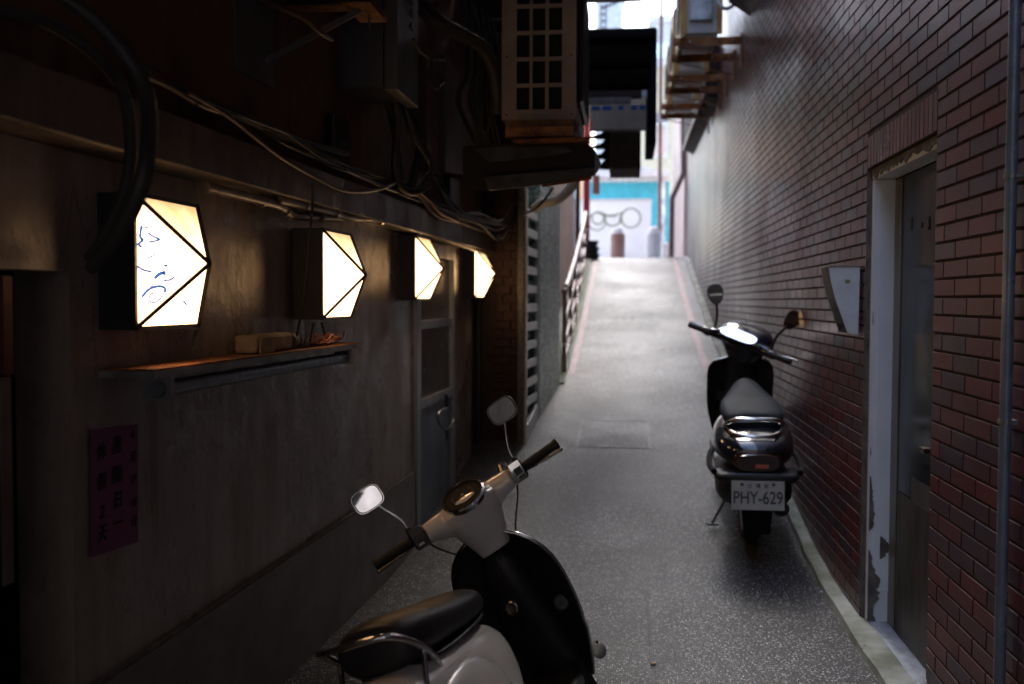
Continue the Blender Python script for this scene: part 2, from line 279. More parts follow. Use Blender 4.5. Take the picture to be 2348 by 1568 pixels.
# ------------------------------------------------------------------ mesh building
ORG = {}
class MB:
    def __init__(s): s.v = []; s.f = []
    def add(s, vs, fs):
        b = len(s.v); s.v += [Vector(x) for x in vs]; s.f += [tuple(b+i for i in f) for f in fs]; return s
    def hexa(s, p):                                     # 8 points: bottom 4 (ccw), top 4
        return s.add(p, [(0, 3, 2, 1), (4, 5, 6, 7), (0, 1, 5, 4), (1, 2, 6, 5), (2, 3, 7, 6), (3, 0, 4, 7)])
    def box(s, x0, x1, y0, y1, z0, z1):
        return s.hexa([(x0, y0, z0), (x1, y0, z0), (x1, y1, z0), (x0, y1, z0), (x0, y0, z1), (x1, y0, z1), (x1, y1, z1), (x0, y1, z1)])
    def wbox(s, u0, u1, o0, o1, z0, z1):                # box on the left wall
        return s.hexa([W(u0, o0, z0), W(u0, o1, z0), W(u1, o1, z0), W(u1, o0, z0), W(u0, o0, z1), W(u0, o1, z1), W(u1, o1, z1), W(u1, o0, z1)])
    def obox(s, c, ax, h):
        c = Vector(c); a = [Vector(x) for x in ax]; P = []
        for sz in (-1, 1):
            for sx, sy in ((-1, -1), (1, -1), (1, 1), (-1, 1)): P.append(c+a[0]*h[0]*sx+a[1]*h[1]*sy+a[2]*h[2]*sz)
        return s.hexa(P)
    def bar(s, p0, p1, w, t, upv=(0, 0, 1)):
        p0, p1 = Vector(p0), Vector(p1); d = (p1-p0); L = d.length; d.normalize(); u = Vector(upv); x = d.cross(u)
        if x.length < 1e-4: x = d.cross(Vector((1, 0, 0)))
        x.normalize(); u = x.cross(d); return s.obox((p0+p1)/2, (x, d, u), (w/2, L/2, t/2))
    def tube(s, pts, r, n=8, caps=True, closed=False):
        pts = [Vector(p) for p in pts]; k = len(pts); rs = r if hasattr(r, '__len__') else [r]*k
        base = len(s.v); tprev = None; nrm = None
        for i, p in enumerate(pts):
            a = pts[(i-1) % k] if (closed or i > 0) else p; b = pts[(i+1) % k] if (closed or i < k-1) else p
            t = (b-a).normalized()
            if nrm is None:
                q = Vector((0, 0, 1)) if abs(t.z) < .9 else Vector((1, 0, 0)); nrm = (q-t*q.dot(t)).normalized()
            else:
                nrm = nrm-t*nrm.dot(t)
                if nrm.length < 1e-6: nrm = Vector((1, 0, 0)).cross(t)
                nrm.normalize()
            bn = t.cross(nrm)
            for j in range(n):
                a_ = 2*math.pi*j/n; s.v.append(p+(nrm*math.cos(a_)+bn*math.sin(a_))*rs[i])
        for i in range(k if closed else k-1):
            i2 = (i+1) % k
            for j in range(n):
                j2 = (j+1) % n; s.f.append((base+i*n+j, base+i*n+j2, base+i2*n+j2, base+i2*n+j))
        if caps and not closed:
            s.f.append(tuple(base+j for j in range(n))[::-1]); s.f.append(tuple(base+(k-1)*n+j for j in range(n)))
        return s
    def lathe(s, prof, o, ax=(0, 0, 1), n=24):          # prof: (radius, height along axis)
        ax = Vector(ax).normalized(); q = Vector((1, 0, 0)) if abs(ax.x) < .9 else Vector((0, 1, 0))
        e = (q-ax*q.dot(ax)).normalized(); g = ax.cross(e); o = Vector(o); b = len(s.v)
        for r, h in prof:
            for j in range(n):
                a = 2*math.pi*j/n; s.v.append(o+ax*h+(e*math.cos(a)+g*math.sin(a))*max(r, 1e-5))
        for i in range(len(prof)-1):
            for j in range(n):
                j2 = (j+1) % n; s.f.append((b+i*n+j, b+i*n+j2, b+(i+1)*n+j2, b+(i+1)*n+j))
        s.f.append(tuple(b+j for j in range(n))[::-1]); s.f.append(tuple(b+(len(prof)-1)*n+j for j in range(n))); return s
    def loft(s, rings, caps=True):
        n = len(rings[0]); b = len(s.v)
        for rg in rings: s.v += [Vector(p) for p in rg]
        for i in range(len(rings)-1):
            for j in range(n):
                j2 = (j+1) % n; s.f.append((b+i*n+j, b+i*n+j2, b+(i+1)*n+j2, b+(i+1)*n+j))
        if caps: s.f.append(tuple(b+j for j in range(n))[::-1]); s.f.append(tuple(b+(len(rings)-1)*n+j for j in range(n)))
        return s
    def prism(s, poly, d):                              # poly: 3-D points, d: extrusion vector
        n = len(poly); d = Vector(d); P = [Vector(p) for p in poly]; b = len(s.v); s.v += P+[p+d for p in P]
        s.f.append(tuple(b+i for i in range(n))[::-1]); s.f.append(tuple(b+n+i for i in range(n)))
        for i in range(n):
            j = (i+1) % n; s.f.append((b+i, b+j, b+n+j, b+n+i))
        return s
    def ell(s, c, r, nu=16, nv=10, rot=None):
        c = Vector(c); prof = []; b = len(s.v)
        for i in range(nv+1):
            t = math.pi*i/nv
            for j in range(nu):
                a = 2*math.pi*j/nu; p = Vector((math.sin(t)*math.cos(a)*r[0], math.sin(t)*math.sin(a)*r[1], math.cos(t)*r[2]))
                if rot: p = rot @ p
                s.v.append(c+p)
        for i in range(nv):
            for j in range(nu):
                j2 = (j+1) % nu; s.f.append((b+i*nu+j, b+(i+1)*nu+j, b+(i+1)*nu+j2, b+i*nu+j2))
        return s
    def build(s, name, mat, parent=None, smooth=0, bevel=0, sub=0, xf=None, remesh=0, world=True, attr=None):
        V = s.v
        if xf: V = [xf(v) for v in V]
        if parent is not None:
            o0 = ORG[parent.name] if world else Vector((0, 0, 0))
        else:
            A = np.array([tuple(v) for v in V]); mn, mx = A.min(0), A.max(0); o0 = Vector(((mn[0]+mx[0])/2, (mn[1]+mx[1])/2, mn[2]))
        me = bpy.data.meshes.new(name); me.from_pydata([tuple(v-o0) for v in V], [], s.f); me.update()
        bm = bmesh.new(); bm.from_mesh(me); bmesh.ops.remove_doubles(bm, verts=bm.verts, dist=1e-6); bmesh.ops.recalc_face_normals(bm, faces=bm.faces); bm.to_mesh(me); bm.free()
        me.materials.append(M[mat] if isinstance(mat, str) else mat)
        ob = bpy.data.objects.new(name, me); C.objects.link(ob)
        if parent is not None: ob.parent = parent; ORG[ob.name] = ORG[parent.name]
        else: ob.location = o0; ORG[ob.name] = o0
        if bevel:
            md = ob.modifiers.new('bevel', 'BEVEL'); md.width = bevel; md.segments = 2; md.limit_method = 'ANGLE'; md.angle_limit = R(40)
        if remesh:
            md = ob.modifiers.new('remesh', 'REMESH'); md.mode = 'VOXEL'; md.voxel_size = remesh; md.use_smooth_shade = True
            md = ob.modifiers.new('smooth', 'SMOOTH'); md.factor = .6; md.iterations = 7
        if sub:
            md = ob.modifiers.new('subsurf', 'SUBSURF'); md.levels = sub; md.render_levels = sub
        if smooth or sub or remesh:
            me.polygons.foreach_set('use_smooth', [True]*len(me.polygons))
            if smooth and not sub: me.set_sharp_from_angle(angle=R(smooth if smooth > 5 else 35))
        return ob
def tag(o, label, cat, group=None):
    o['label'] = label; o['category'] = cat
    if group: o['group'] = group
    return o
def struct(o): o['kind'] = 'structure'; return o
def thing(name, label, cat, loc=(0, 0, 0), group=None):
    o = bpy.data.objects.new(name, None); C.objects.link(o); o.location = loc; o.empty_display_size = .1
    ORG[o.name] = Vector(loc); return tag(o, label, cat, group)
def smooth(pts, k=6):
    P = [Vector(p) for p in pts]; P = [P[0]*2-P[1]]+P+[P[-1]*2-P[-2]]; out = []
    for i in range(1, len(P)-2):
        for j in range(k):
            t = j/k; a, b, c, d = P[i-1], P[i], P[i+1], P[i+2]
            out.append(.5*((2*b)+(c-a)*t+(2*a-5*b+4*c-d)*t*t+(3*b-a-3*c+d)*t**3))
    return out+[P[-2]]
def ring_hose(pts, r, amp=.18, pitch=.007):
    P = smooth(pts, 10); L = [0]
    for a, b in zip(P, P[1:]): L.append(L[-1]+(b-a).length)
    n = int(L[-1]/pitch*2); q = []; rs = []
    A = np.array([tuple(p) for p in P]); L = np.array(L)
    for i in range(n+1):
        t = L[-1]*i/n; q.append(Vector([float(np.interp(t, L, A[:, k])) for k in range(3)])); rs.append(r*(1 if i % 2 else 1-amp))
    return q, rs
def text(s, name, mat, parent, size, o, xa, ya, extr=.0008, world=True, bold=0):
    cu = bpy.data.curves.new('t', 'FONT'); cu.body = s; cu.size = size; cu.extrude = extr; cu.offset = bold; cu.align_x = 'CENTER'; cu.align_y = 'CENTER'
    to = bpy.data.objects.new('t', cu); C.objects.link(to); bpy.context.view_layer.update()
    dg = bpy.context.evaluated_depsgraph_get(); me = bpy.data.meshes.new_from_object(to.evaluated_get(dg)); bpy.data.objects.remove(to)
    o, xa, ya = Vector(o), Vector(xa), Vector(ya); za = xa.cross(ya).normalized(); o0 = ORG[parent.name] if world else Vector((0, 0, 0))
    for v in me.vertices: v.co = o+xa*v.co.x+ya*v.co.y+za*v.co.z-o0
    me.materials.clear(); me.materials.append(M[mat]); me.name = name
    ob = bpy.data.objects.new(name, me); C.objects.link(ob); ob.parent = parent; ORG[ob.name] = ORG[parent.name]; return ob
# ================================================================== SETTING
ys = list(np.arange(-6, 20, .25))+[22, 26, 32, 40, 60, 90]; xs = [-40, -6, -2, -1.3, -.9, -.5, -.1, .3, .7, 1.1, 2, 6, 40]
g = MB(); nx = len(xs)
for y in ys:
    for x in xs: g.v.append(Vector((x, y, zg(y))))
for i in range(len(ys)-1):
    for j in range(nx-1): g.f.append((i*nx+j, i*nx+j+1, (i+1)*nx+j+1, (i+1)*nx+j))
struct(g.build('ground', 'asphalt', smooth=60))
def strip(name, mat, xa, xb, y0, y1, dz, step=.25, wob=0.0, thick=None, sides=False):
    m = MB(); Y = np.arange(y0, y1+1e-6, step); k = 4 if thick else 2
    for i, y in enumerate(Y):
        a = xa(y) if callable(xa) else xa; b = xb(y) if callable(xb) else xb
        a += random.uniform(-wob, wob); z = zg(y)+dz
        if thick: m.v += [Vector((a, y, z-thick)), Vector((a+.012, y, z)), Vector((b, y, z+.004)), Vector((b, y, z-thick))]
        else: m.v += [Vector((a, y, z)), Vector((b, y, z))]
    for i in range(len(Y)-1):
        for j in range(k-1): m.f.append((i*k+j, i*k+j+1, (i+1)*k+j+1, (i+1)*k+j))
    return struct(m.build(name, mat, smooth=40))
strip('kerb', 'kerb', lambda y: np.interp(y, [1, 4, 6.5, 12], [.90, .925, .95, .94]), XR+.02, 1.2, 17.4, .028, .2, .006, thick=.06)
strip('kerb', 'mossy', lambda y: np.interp(y, [9.2, 17], [-.75, -.80]), lambda y: np.interp(y, [9.2, 17], [-.575, -.60]), 9.2, 17.2, .02, .25, .008, thick=.05)
strip('road_line', 'pink', .74, .81, 9.6, 17.2, .0062, .3, .006)
strip('road_line', 'pink', -.56, -.50, 9.6, 17.2, .0062, .3, .006)
strip('asphalt_seam', 'patch', .10, .112, 2.4, 7.2, .003, .2, .003)
strip('asphalt_seam', 'patch', .200, .210, 2.4, 6.6, .003, .2, .003)
m = MB(); m.add([(-12, 17.8, 2.1635), (12, 17.8, 2.1635), (12, 60, 2.1635), (-12, 60, 2.1635)], [(0, 1, 2, 3)]); struct(m.build('bounce_sheet', 'bounce'))  # pale sheet added out of view to bounce light onto the facades
# manhole cover set in the ramp foot
t = thing('access_cover', 'rectangular asphalt-filled access cover with a pale worn rim in the ramp', 'cover', (-.1, 7.65, zg(7.65)))
def gp(x, y, d): return (x, y, zg(y)+d)
m = MB(); X0, X1, Y0, Y1 = -.36, .17, 7.28, 8.02
m.add([gp(X0, Y0, .003), gp(X1, Y0, .003), gp(X1, Y1, .003), gp(X0, Y1, .003)], [(0, 1, 2, 3)]); m.build('lid', 'ramp', t)
for a, b in (((X0, Y0), (X0+.007, Y1-.03)), ((X0, Y1-.018), (X1, Y1)), ((X1-.006, Y0+.02), (X1, Y1-.03)), ((X0+.02, Y0), (X1-.03, Y0+.008))):
    m = MB(); m.add([gp(a[0], a[1], .0065), gp(b[0], a[1], .0065), gp(b[0], b[1], .0065), gp(a[0], b[1], .0065)], [(0, 1, 2, 3)]); m.build('rim', 'palerim', t)
# small litter
for px, py, mt, nm, lb in ((1498, 1526, 'leafdead', 'dry_leaf', 'small curled yellow leaf lying on the wet asphalt at the bottom'), (1883, 1361, 'greyg', 'pebble', 'white pebble lying beside the right kerb'), (1965, 1472, 'leafdead', 'wood_chip', 'reddish chip of wood on the asphalt near the door')):
    r = ray(px, py); p = EYE+r*(-1.4/r.z); m = MB(); m.ell((p.x, p.y, .008), (.012, .009, .006), 8, 6); tag(m.build(nm, mt, smooth=60), lb, nm.replace('_', ' '))

# ------------------------------------------------------------------ right: tiled building
def tile(m, rnd, y0, y1, z0, z1, d=.0075, ch=.0022):
    j = [random.uniform(-.0005, .0005) for _ in range(4)]; xb = XR+.004; xf = XR-.004; b = len(m.v)
    m.v += [Vector((xb, y0, z0)), Vector((xb, y1, z0)), Vector((xb, y1, z1)), Vector((xb, y0, z1))]
    m.v += [Vector((xf+j[0], y0+ch, z0+ch)), Vector((xf+j[1], y1-ch, z0+ch)), Vector((xf+j[2], y1-ch, z1-ch)), Vector((xf+j[3], y0+ch, z1-ch))]
    m.f += [(b+4, b+5, b+6, b+7), (b, b+1, b+5, b+4), (b+1, b+2, b+6, b+5), (b+2, b+3, b+7, b+6), (b+3, b, b+4, b+7)]
    rnd += [random.random()]*8
DY0, DY1, DZ1 = 3.47, 4.43, 1.965
rb = thing('tiled_building', 'tall building faced in glossy maroon and purple brick tiles along the right side', 'building', (XR, 9, 0))
tm = MB(); rnd = []; ROW, LEN = .0590, .2275; YA, YB = .3, 17.6
r0 = int(-.2/ROW)
for k in range(-3, int(7.6/ROW)):
    z0 = k*ROW+.003; z1 = z0+.0525
    off = (k % 2)*LEN/2; y = YA-off
    while y < YB:
        a, b = max(y, YA)+.0029, min(y+LEN, YB)-.0029; y += LEN
        if b-a < .02 or z1 < zg((a+b)/2)-.05: continue
        cuts = [(a, b)]
        if z0 < DZ1+.145-.01 and z1 > -1:
            cuts = []
            lo, hi = DY0, DY1
            if b <= lo or a >= hi: cuts = [(a, b)]
            else:
                if a < lo-.02: cuts.append((a, lo-.0015))
                if b > hi+.02: cuts.append((hi+.0015, b))
        for a2, b2 in cuts: tile(tm, rnd, a2, b2, z0, z1)
ny = 19; ww = (DY1-DY0)/ny                                   # soldier course over the door
for i in range(ny): tile(tm, rnd, DY0+i*ww+.0015, DY0+(i+1)*ww-.0015, DZ1+.003, DZ1+.137)
o0 = ORG[rb.name]; me = bpy.data.meshes.new('tile_facing'); me.from_pydata([tuple(v-o0) for v in tm.v], [], tm.f)
at = me.attributes.new('rnd', 'FLOAT', 'POINT'); at.data.foreach_set('value', rnd); me.materials.append(M['tile']); me.update()
wl = bpy.data.objects.new('tile_facing', me); C.objects.link(wl); wl.parent = rb
m = MB(); m.box(XR, XR+.25, -3, DY0, -.2, 8); m.box(XR, XR+.25, DY1, 17.6, -.2, 8); m.box(XR, XR+.25, DY0, DY1, DZ1, 8); m.build('wall', 'mortar', rb)
m = MB(); m.box(XR+.25, 6, -3, 17.6, -.2, 8); m.box(XR-.03, 6, -3, 17.6, 8.002, 8.25); m.build('body', 'render', rb)
m = MB(); m.box(XR-.006, XR+.035, DY1-.004, DY1+.0, 0, DZ1); m.box(XR+.0, XR+.04, DY1-.02, DY1-.004, 0, DZ1-.01); m.build('opening_edge', 'raw', rb)
fr = MB(); fr.box(XR+.012, XR+.10, DY1-.055, DY1-.021, .0, DZ1-.05); fr.box(XR+.035, XR+.099, DY1-.062, DY1-.056, .16, DZ1-.05)
fr.build('door_jamb', 'white_paint', rb, bevel=.003)
m = MB(); m.box(XR+.012, XR+.10, DY0+.02, DY1-.021, DZ1-.048, DZ1-.004); m.build('door_head', 'white_paint', rb, bevel=.003)
m = MB()
n_ = 30; zz_ = [DZ1-.05+random.uniform(0, .034) for _ in range(n_+1)]; Y_ = [DY0+.03+(DY1-DY0-.06)*i/n_ for i in range(n_+1)]; m.prism([(XR+.006, y, z) for y, z in zip(Y_, zz_)]+[(XR+.006, Y_[-1], DZ1-.005), (XR+.006, Y_[0], DZ1-.005)], (.005, 0, 0))
m.build('peeling_plaster', 'raw', rb)
yj = DY1-.0635                                  # patches where the jamb paint has come away
for z0_, z1_p, xa_, xb_ in ((.42, .66, .013, .05), (.02, .34, .013, .098), (.30, .40, .06, .098), (1.30, 1.36, .013, .02), (.74, .78, .013, .022)):
    pc = MB(); n_ = 26; w_ = .5; Rr = []
    for i in range(n_+1):
        w_ = min(1, max(.25, w_+random.uniform(-.22, .22))); e_ = math.sin(math.pi*min(1, max(0, i/n_)))**.5 if z0_ > .1 else (1-(i/n_)**4)
        Rr.append((XR+xa_+(xb_-xa_)*(.05+.95*w_*e_), yj, z0_+(z1_p-z0_)*i/n_))
    pc.prism([(XR+xa_, yj, z0_), (XR+xa_, yj, z1_p)]+Rr[::-1], (0, .0012, 0)); pc.build('bare_patch', 'raw', rb)
dr = MB(); dr.box(XR+.101, XR+.14, DY0-.05, DY1-.022, .03, DZ1-.05); dr = dr.build('door', 'steel_door', rb, bevel=.004)
m = MB(); m.box(XR+.097, XR+.1005, DY1-.16, DY1-.026, .03, DZ1-.055); m.build('door_edge_strip', 'grime', dr)
m = MB()
for px, py, w_, h_ in ((2088, 514, .022, .05), (2112, 516, .018, .022), (2129, 512, .020, .05), (2069, 531, .008, .010)):
    p = atX(px, py, XR+.1); m.box(XR+.0985, XR+.1005, p.y-w_/2, p.y+w_/2, p.z-h_/2, p.z+h_/2)
m.build('tape_scraps', 'black', dr)
p = atX(2105, 1135, XR+.1); m = MB(); m.box(XR+.0985, XR+.1005, p.y-.16, p.y+.09, p.z-.055, p.z+.055); m.build('faded_sticker', 'sticker', dr)
m = MB(); m.box(XR+.0965, XR+.0982, DY0-.02, DY1-.18, .02, .62); m.build('kick_plate', 'grime2', dr)
m = MB(); p = atX(2131, 1030, XR+.1); m.box(XR+.06, XR+.1, p.y-.06, p.y+.0, p.z-.012, p.z+.012); m.build('latch', 'chrome_dirty', dr, bevel=.003)
m = MB(); m.box(XR-.02, XR+.098, DY0-.3, DY1-.02, -.02, .030); m.build('threshold', 'marble', rb, bevel=.004)
# cooker-hood cowl
hd = thing('vent_cowl', 'grey metal vent cowl with curved front on the tiled wall beside the door', 'vent cowl', (XR, 4.6, 1.25))
prof = [(1.02, 1.552), (.887, 1.552), (.897, 1.49), (.915, 1.42), (.94, 1.35), (.958, 1.30), (.972, 1.262), (1.016, 1.258)]
prof = [(x-.012, z) for x, z in prof]
m = MB(); m.prism([(x, 4.50, z) for x, z in prof], (0, .004, 0)); m.build('side_plate', 'steel_lit', hd)  # near plate coloured paler than its twin, standing for light falling on it
m = MB(); m.prism([(x, 4.676, z) for x, z in prof], (0, .004, 0)); m.build('side_plate', 'galv', hd)
m = MB(); pr = prof[1:6]
for (xa, za), (xb, zb) in zip(pr, pr[1:]): m.hexa([(xa, 4.504, za), (xa+.003, 4.504, za), (xa+.003, 4.676, za), (xa, 4.676, za), (xb, 4.504, zb), (xb+.003, 4.504, zb), (xb+.003, 4.676, zb), (xb, 4.676, zb)])
m.build('curved_front', 'darkgrey', hd, smooth=50)
m = MB(); m.box(.872, XR-.005, 4.495, 4.685, 1.552, 1.557); m.build('top_plate', 'galv', hd)
m = MB()
for i in range(6): m.box(.962, 1.0, 4.51+i*.028, 4.52+i*.028, 1.262, 1.40)
m.build('grille', 'black', hd)
m = MB(); m.box(.945, .965, 4.497, 4.4995, 1.48, 1.496); m.build('badge', 'olive', hd)
m = MB()
for y, z in ((4.5, 1.54), (4.5, 1.47), (4.5, 1.40), (4.5, 1.33)): m.ell((XR-.008, y-.006, z), (.008, .008, .008), 8, 6)
m.build('screw', 'black', hd, smooth=60)
# grey conduit
pp = thing('wall_conduit', 'slim grey painted conduit running up the tiled wall right of the door', 'pipe', (.985, 2.745, 0))
m = MB(); m.tube([(.992, 2.745, -.02), (.992, 2.745, 7.9)], 0.0150, 16); m.build('pipe', 'steelpipe', pp, smooth=40)
for z in (1.085, 1.73, 2.9, 4.2):
    m = MB(); m.tube([(.992, 2.745, z-.006), (.992, 2.745, z+.006)], 0.0185, 16); m.box(.992, 1.018, 2.728, 2.762, z-.006, z+.006); m.build('clamp', 'galv', pp)
# canopies on the far right wall
c1 = thing('window_canopy', 'dark brown window box canopy low on the far right tiled wall', 'canopy', (XR, 13.8, 3.7))
m = MB(); m.hexa([(.87, 11.7, 3.78), (XR-.005, 11.7, 3.7), (XR-.005, 16, 3.7), (.87, 16, 3.78), (.86, 11.7, 4.3), (XR-.005, 11.7, 4.36), (XR-.005, 16, 4.36), (.86, 16, 4.3)]); m.build('hood', 'wood', c1)
m = MB(); m.box(.845, .862, 11.65, 16.05, 3.76, 3.82); m.build('trim', 'tan', c1)
c2 = thing('window_canopy', 'dark slanted metal hood above the door at the top right', 'canopy', (XR, 8, 3.9))
m = MB(); m.hexa([(.84, 7.1, 3.84), (XR-.005, 7.1, 3.7), (XR-.005, 8.8, 3.84), (.84, 8.8, 3.96), (.84, 7.1, 4.3), (XR-.005, 7.1, 4.5), (XR-.005, 8.8, 4.5), (.84, 8.8, 4.3)]); m.build('hood', 'darkgrey', c2)
# three air conditioners on rusty brackets
def outdoor_unit(y0, zb, first):
    t = thing('air_conditioner', '', 'air conditioner', (XR-.35, y0+.4, zb), 'air conditioners on the right wall')
    m = MB(); m.box(.50, .80, y0, y0+.78, zb+.01, zb+.6); m.build('casing', 'acwhite', t, bevel=.012)
    m = MB(); m.box(.455, .497, y0-.03, y0+.81, zb-.03, zb+.66); m.box(.497, .52, y0-.035, y0-.002, zb, zb+.62); m.box(.78, .83, y0-.035, y0-.002, zb, zb+.62); m.build('ochre_frame', 'ochre', t)
    m = MB(); m.prism([(.54, y0-.004, zb+.12), (.74, y0-.004, zb+.12), (.74, y0-.004, zb+.42), (.71, y0-.004, zb+.48), (.57, y0-.004, zb+.48), (.54, y0-.004, zb+.42)], (0, -.05, 0)); m.build('end_cover', 'frost', t, bevel=.008)
    m = MB(); m.box(.54, .74, y0-.07, y0-.004, zb+.485, zb+.53); m.build('lid', 'acwhite', t, bevel=.006)
    m = MB(); m.lathe([(.22, 0), (.22, .012)], (.452, y0+.32, zb+.31), (-1, 0, 0), 24); m.build('fan_guard', 'fins', t)
    return t
def arm(y, z, lab):
    t = thing('wall_bracket', lab, 'bracket', (XR, y, z), 'rusty brackets under the air conditioners')
    m = MB(); m.box(.40, XR-.02, y-.025, y+.025, z-.005, z); m.box(.40, XR-.02, y-.027, y-.021, z-.075, z-.005); m.build('arm', 'rust2', t)
    m = MB(); m.bar((.45, y-.01, z-.075), (XR-.03, y-.01, z-.20), .03, .008); m.build('strut', 'rust', t)
    m = MB(); m.box(XR-.019, XR-.006, y-.03, y+.03, z-.26, z+.03); m.build('wall_plate', 'rust2', t)
    for x in (.55, .8, .93): m = MB(); m.lathe([(.012, 0), (.012, .012), (.006, .016)], (x, y-.027, z-.04), (0, -1, 0), 8); m.build('bolt', 'chrome', t)
for i, (y, z) in enumerate(((9.25, 3.80), (10.75, 3.80), (12.3, 3.80))):
    o = outdoor_unit(y, z+.01, i == 0); o['label'] = ['nearest air conditioner with ochre frame and grey end cover, right wall', 'middle air conditioner of the three above the right wall', 'farthest air conditioner of the three on rusty brackets'][i]
    for k, dy in enumerate((.08, .7)):
        o = ['nearest', 'middle', 'farthest'][i]; arm(y+dy, z, 'rusty orange bracket, %s arm under the %s air conditioner' % (['front', 'back'][k], o))
m = MB(); m.tube(smooth([(.72, 9.1, 4.15), (.83, 9.05, 3.98), (.95, 9.1, 4.1), (.99, 9.2, 4.5), (1.0, 9.3, 5.4)], 8), .018, 10); tag(m.build('drain_hose', 'acwhite', smooth=50), 'white hose looping from the nearest air conditioner to the wall', 'hose')
m = MB(); q = [atY(1566, 190, 17.9), atY(1566, 398, 17.9), atY(1540, 455, 17.9), atY(1538, 590, 17.9)]; m.tube(q, .05, 10); tag(m.build('downpipe', 'brown', smooth=30), 'brown downpipe bending inward at the far corner of the tiled building', 'pipe')

# ------------------------------------------------------------------ left: plaster building with the lamps
lb = thing('plaster_building', 'dark stained plaster building with a ledge and shabby doors on the left', 'building', (XL(4), 4, 0))
m = MB()
for u0, u1, z0, z1 in ((-2, 1.93, -.1, 1.75), (1.93, 2.215, 1.465, 1.75), (2.215, 5.41, -.1, 1.75), (5.41, 6.42, 1.735, 1.75), (6.42, 7.02, -.1, 1.75), (7.02, 7.36, 1.69, 1.75)): m.wbox(u0, u1, -.14, 0, z0, z1)
m.build('wall', 'plaster', lb)
m = MB(); m.wbox(-2, 7.36, -.5, .115, 1.752, 1.885); m.build('ledge', 'beam', lb, bevel=.006)
m = MB(); m.wbox(-2, 7.36, -.5, 0.01, 1.887, 8); m.build('upper_wall', 'uplaster', lb)
m = MB(); m.wbox(-2, 7.36, -4, -.501, -.2, 8); m.wbox(-2.1, 7.40, -4, .06, 8.003, 8.2); m.wbox(-2, 1.90, -.5, -.142, -.1, 1.75); m.wbox(2.26, 2.6, -.5, -.142, -.1, 1.75); m.build('dark_interior', 'dark', lb)
m = MB(); p = [onw(-6, 632), onw(16, 632), onw(14, 862), onw(-6, 862)]; m.wbox(p[0].y, p[1].y, .002, .012, p[3].z, p[0].z); nb = m.build('red_notice', 'dimred', lb)
m = MB(); p = [onw(-6, 866), onw(17, 866), onw(12, 1340)]; m.wbox(p[0].y, p[1].y, .002, .008, p[2].z, p[0].z); m.build('poster', 'poster', lb)
# aluminium door
ad = MB(); ad.wbox(5.41, 5.50, -.06, .02, -.02, 1.735); ad.wbox(6.36, 6.42, -.06, .02, .1, 1.735); ad.wbox(5.50, 6.36, -.06, .018, 1.66, 1.735); ad.wbox(5.50, 6.36, -.05, .01, 1.235, 1.285); ad.wbox(5.50, 6.36, -.05, .01, .78, .835)
dd = ad.build('aluminium_door', 'alu', lb, bevel=.003)
m = MB(); m.wbox(5.50, 6.36, -.035, -.012, 1.285, 1.66); m.build('ribbed_pane', 'rglass', dd)
m = MB(); m.wbox(5.50, 6.36, -.035, -.012, .835, 1.235); m.build('ribbed_pane', 'rglass', dd)
m = MB(); m.wbox(5.50, 6.36, -.035, -.005, 0, .78); m.build('lower_panel', 'alu_panel', dd)
lk = thing('cable_lock', 'looped cable lock hanging from the black handle of the aluminium door', 'lock', tuple(onw(1022, 910, .03)))
a = onw(1022, 905, .035); b = onw(1023, 935, .035)
m = MB(); m.tube([a, b], .011, 8); m.build('handle', 'black', lk)
c_ = onw(1022, 935, .045); d_ = onw(1023, 985, .045); q = smooth([c_, onw(1007, 945, .045), onw(1004, 962, .045), onw(1012, 978, .045), d_, onw(1034, 975, .045), onw(1041, 957, .045), onw(1036, 941, .045), c_], 6)
m = MB(); m.tube(q, .006, 8); m.build('cable_loop', 'galv', lk)
m = MB(); m.tube([d_, onw(1024, 1005, .045)], .008, 8); m.tube(smooth([onw(1024, 1005, .045), onw(1021, 1020, .04), onw(1025, 1032, .04), onw(1022, 1042, .04)], 5), .003, 6); m.build('lock_body', 'black', lk)
# second doorway: black panel standing in for the shade of its opening
m = MB(); m.wbox(7.02, 7.05, -.10, .01, .2, 1.69); m.wbox(7.30, 7.36, -.10, .01, .2, 1.69); m.wbox(7.05, 7.30, -.08, -.05, .3, 1.69); m.build('dark_doorway', 'black', lb)
# metal sheet leaning along the wall foot
m = MB(); m.wbox(2.25, 5.36, .004, .02, -.02, .445); s1 = m.build('skirting_sheet', 'corr', None); tag(s1, 'grey ribbed sheet standing along the foot of the plaster wall', 'sheet')
m = MB(); m.tube([W(2.25, .014, .45), W(5.36, .014, .45)], .007, 6); o = m.build('top_edge', 'raw', s1)
# purple handwritten notice
nt_ = thing('paper_notice', 'purple paper notice with handwritten Chinese holiday dates on the left wall', 'notice', tuple(W(2.385, 0, .75)))
m = MB(); m.add([W(2.28, .004, .768), W(2.50, .004, .753), W(2.505, .005, 1.069), W(2.286, .006, 1.082)], [(0, 1, 2, 3)]); m.build('sheet', 'paper', nt_)
xa = (W(1, 0, 0)-W(0, 0, 0)).normalized()
ux = xa
def wr(s_, u, z, sz): text(s_, 'handwriting', 'ink', nt_, sz, W(u, .009, z), ux, Vector((0.0, .12, 1)), .0004, bold=.0006)
for ch, z in (('8', 1.045), ('月', .985), ('17', .925), ('18', .865), ('日', .815)): wr(ch, 2.472, z, .030)
for ch, z in (('星', 1.025), ('期', .95), ('日', .885), ('一', .825)): wr(ch, 2.398, z, .046)
for ch, z in (('休', 1.02), ('假', .945), ('2', .87), ('天', .815)): wr(ch, 2.326, z, .046)

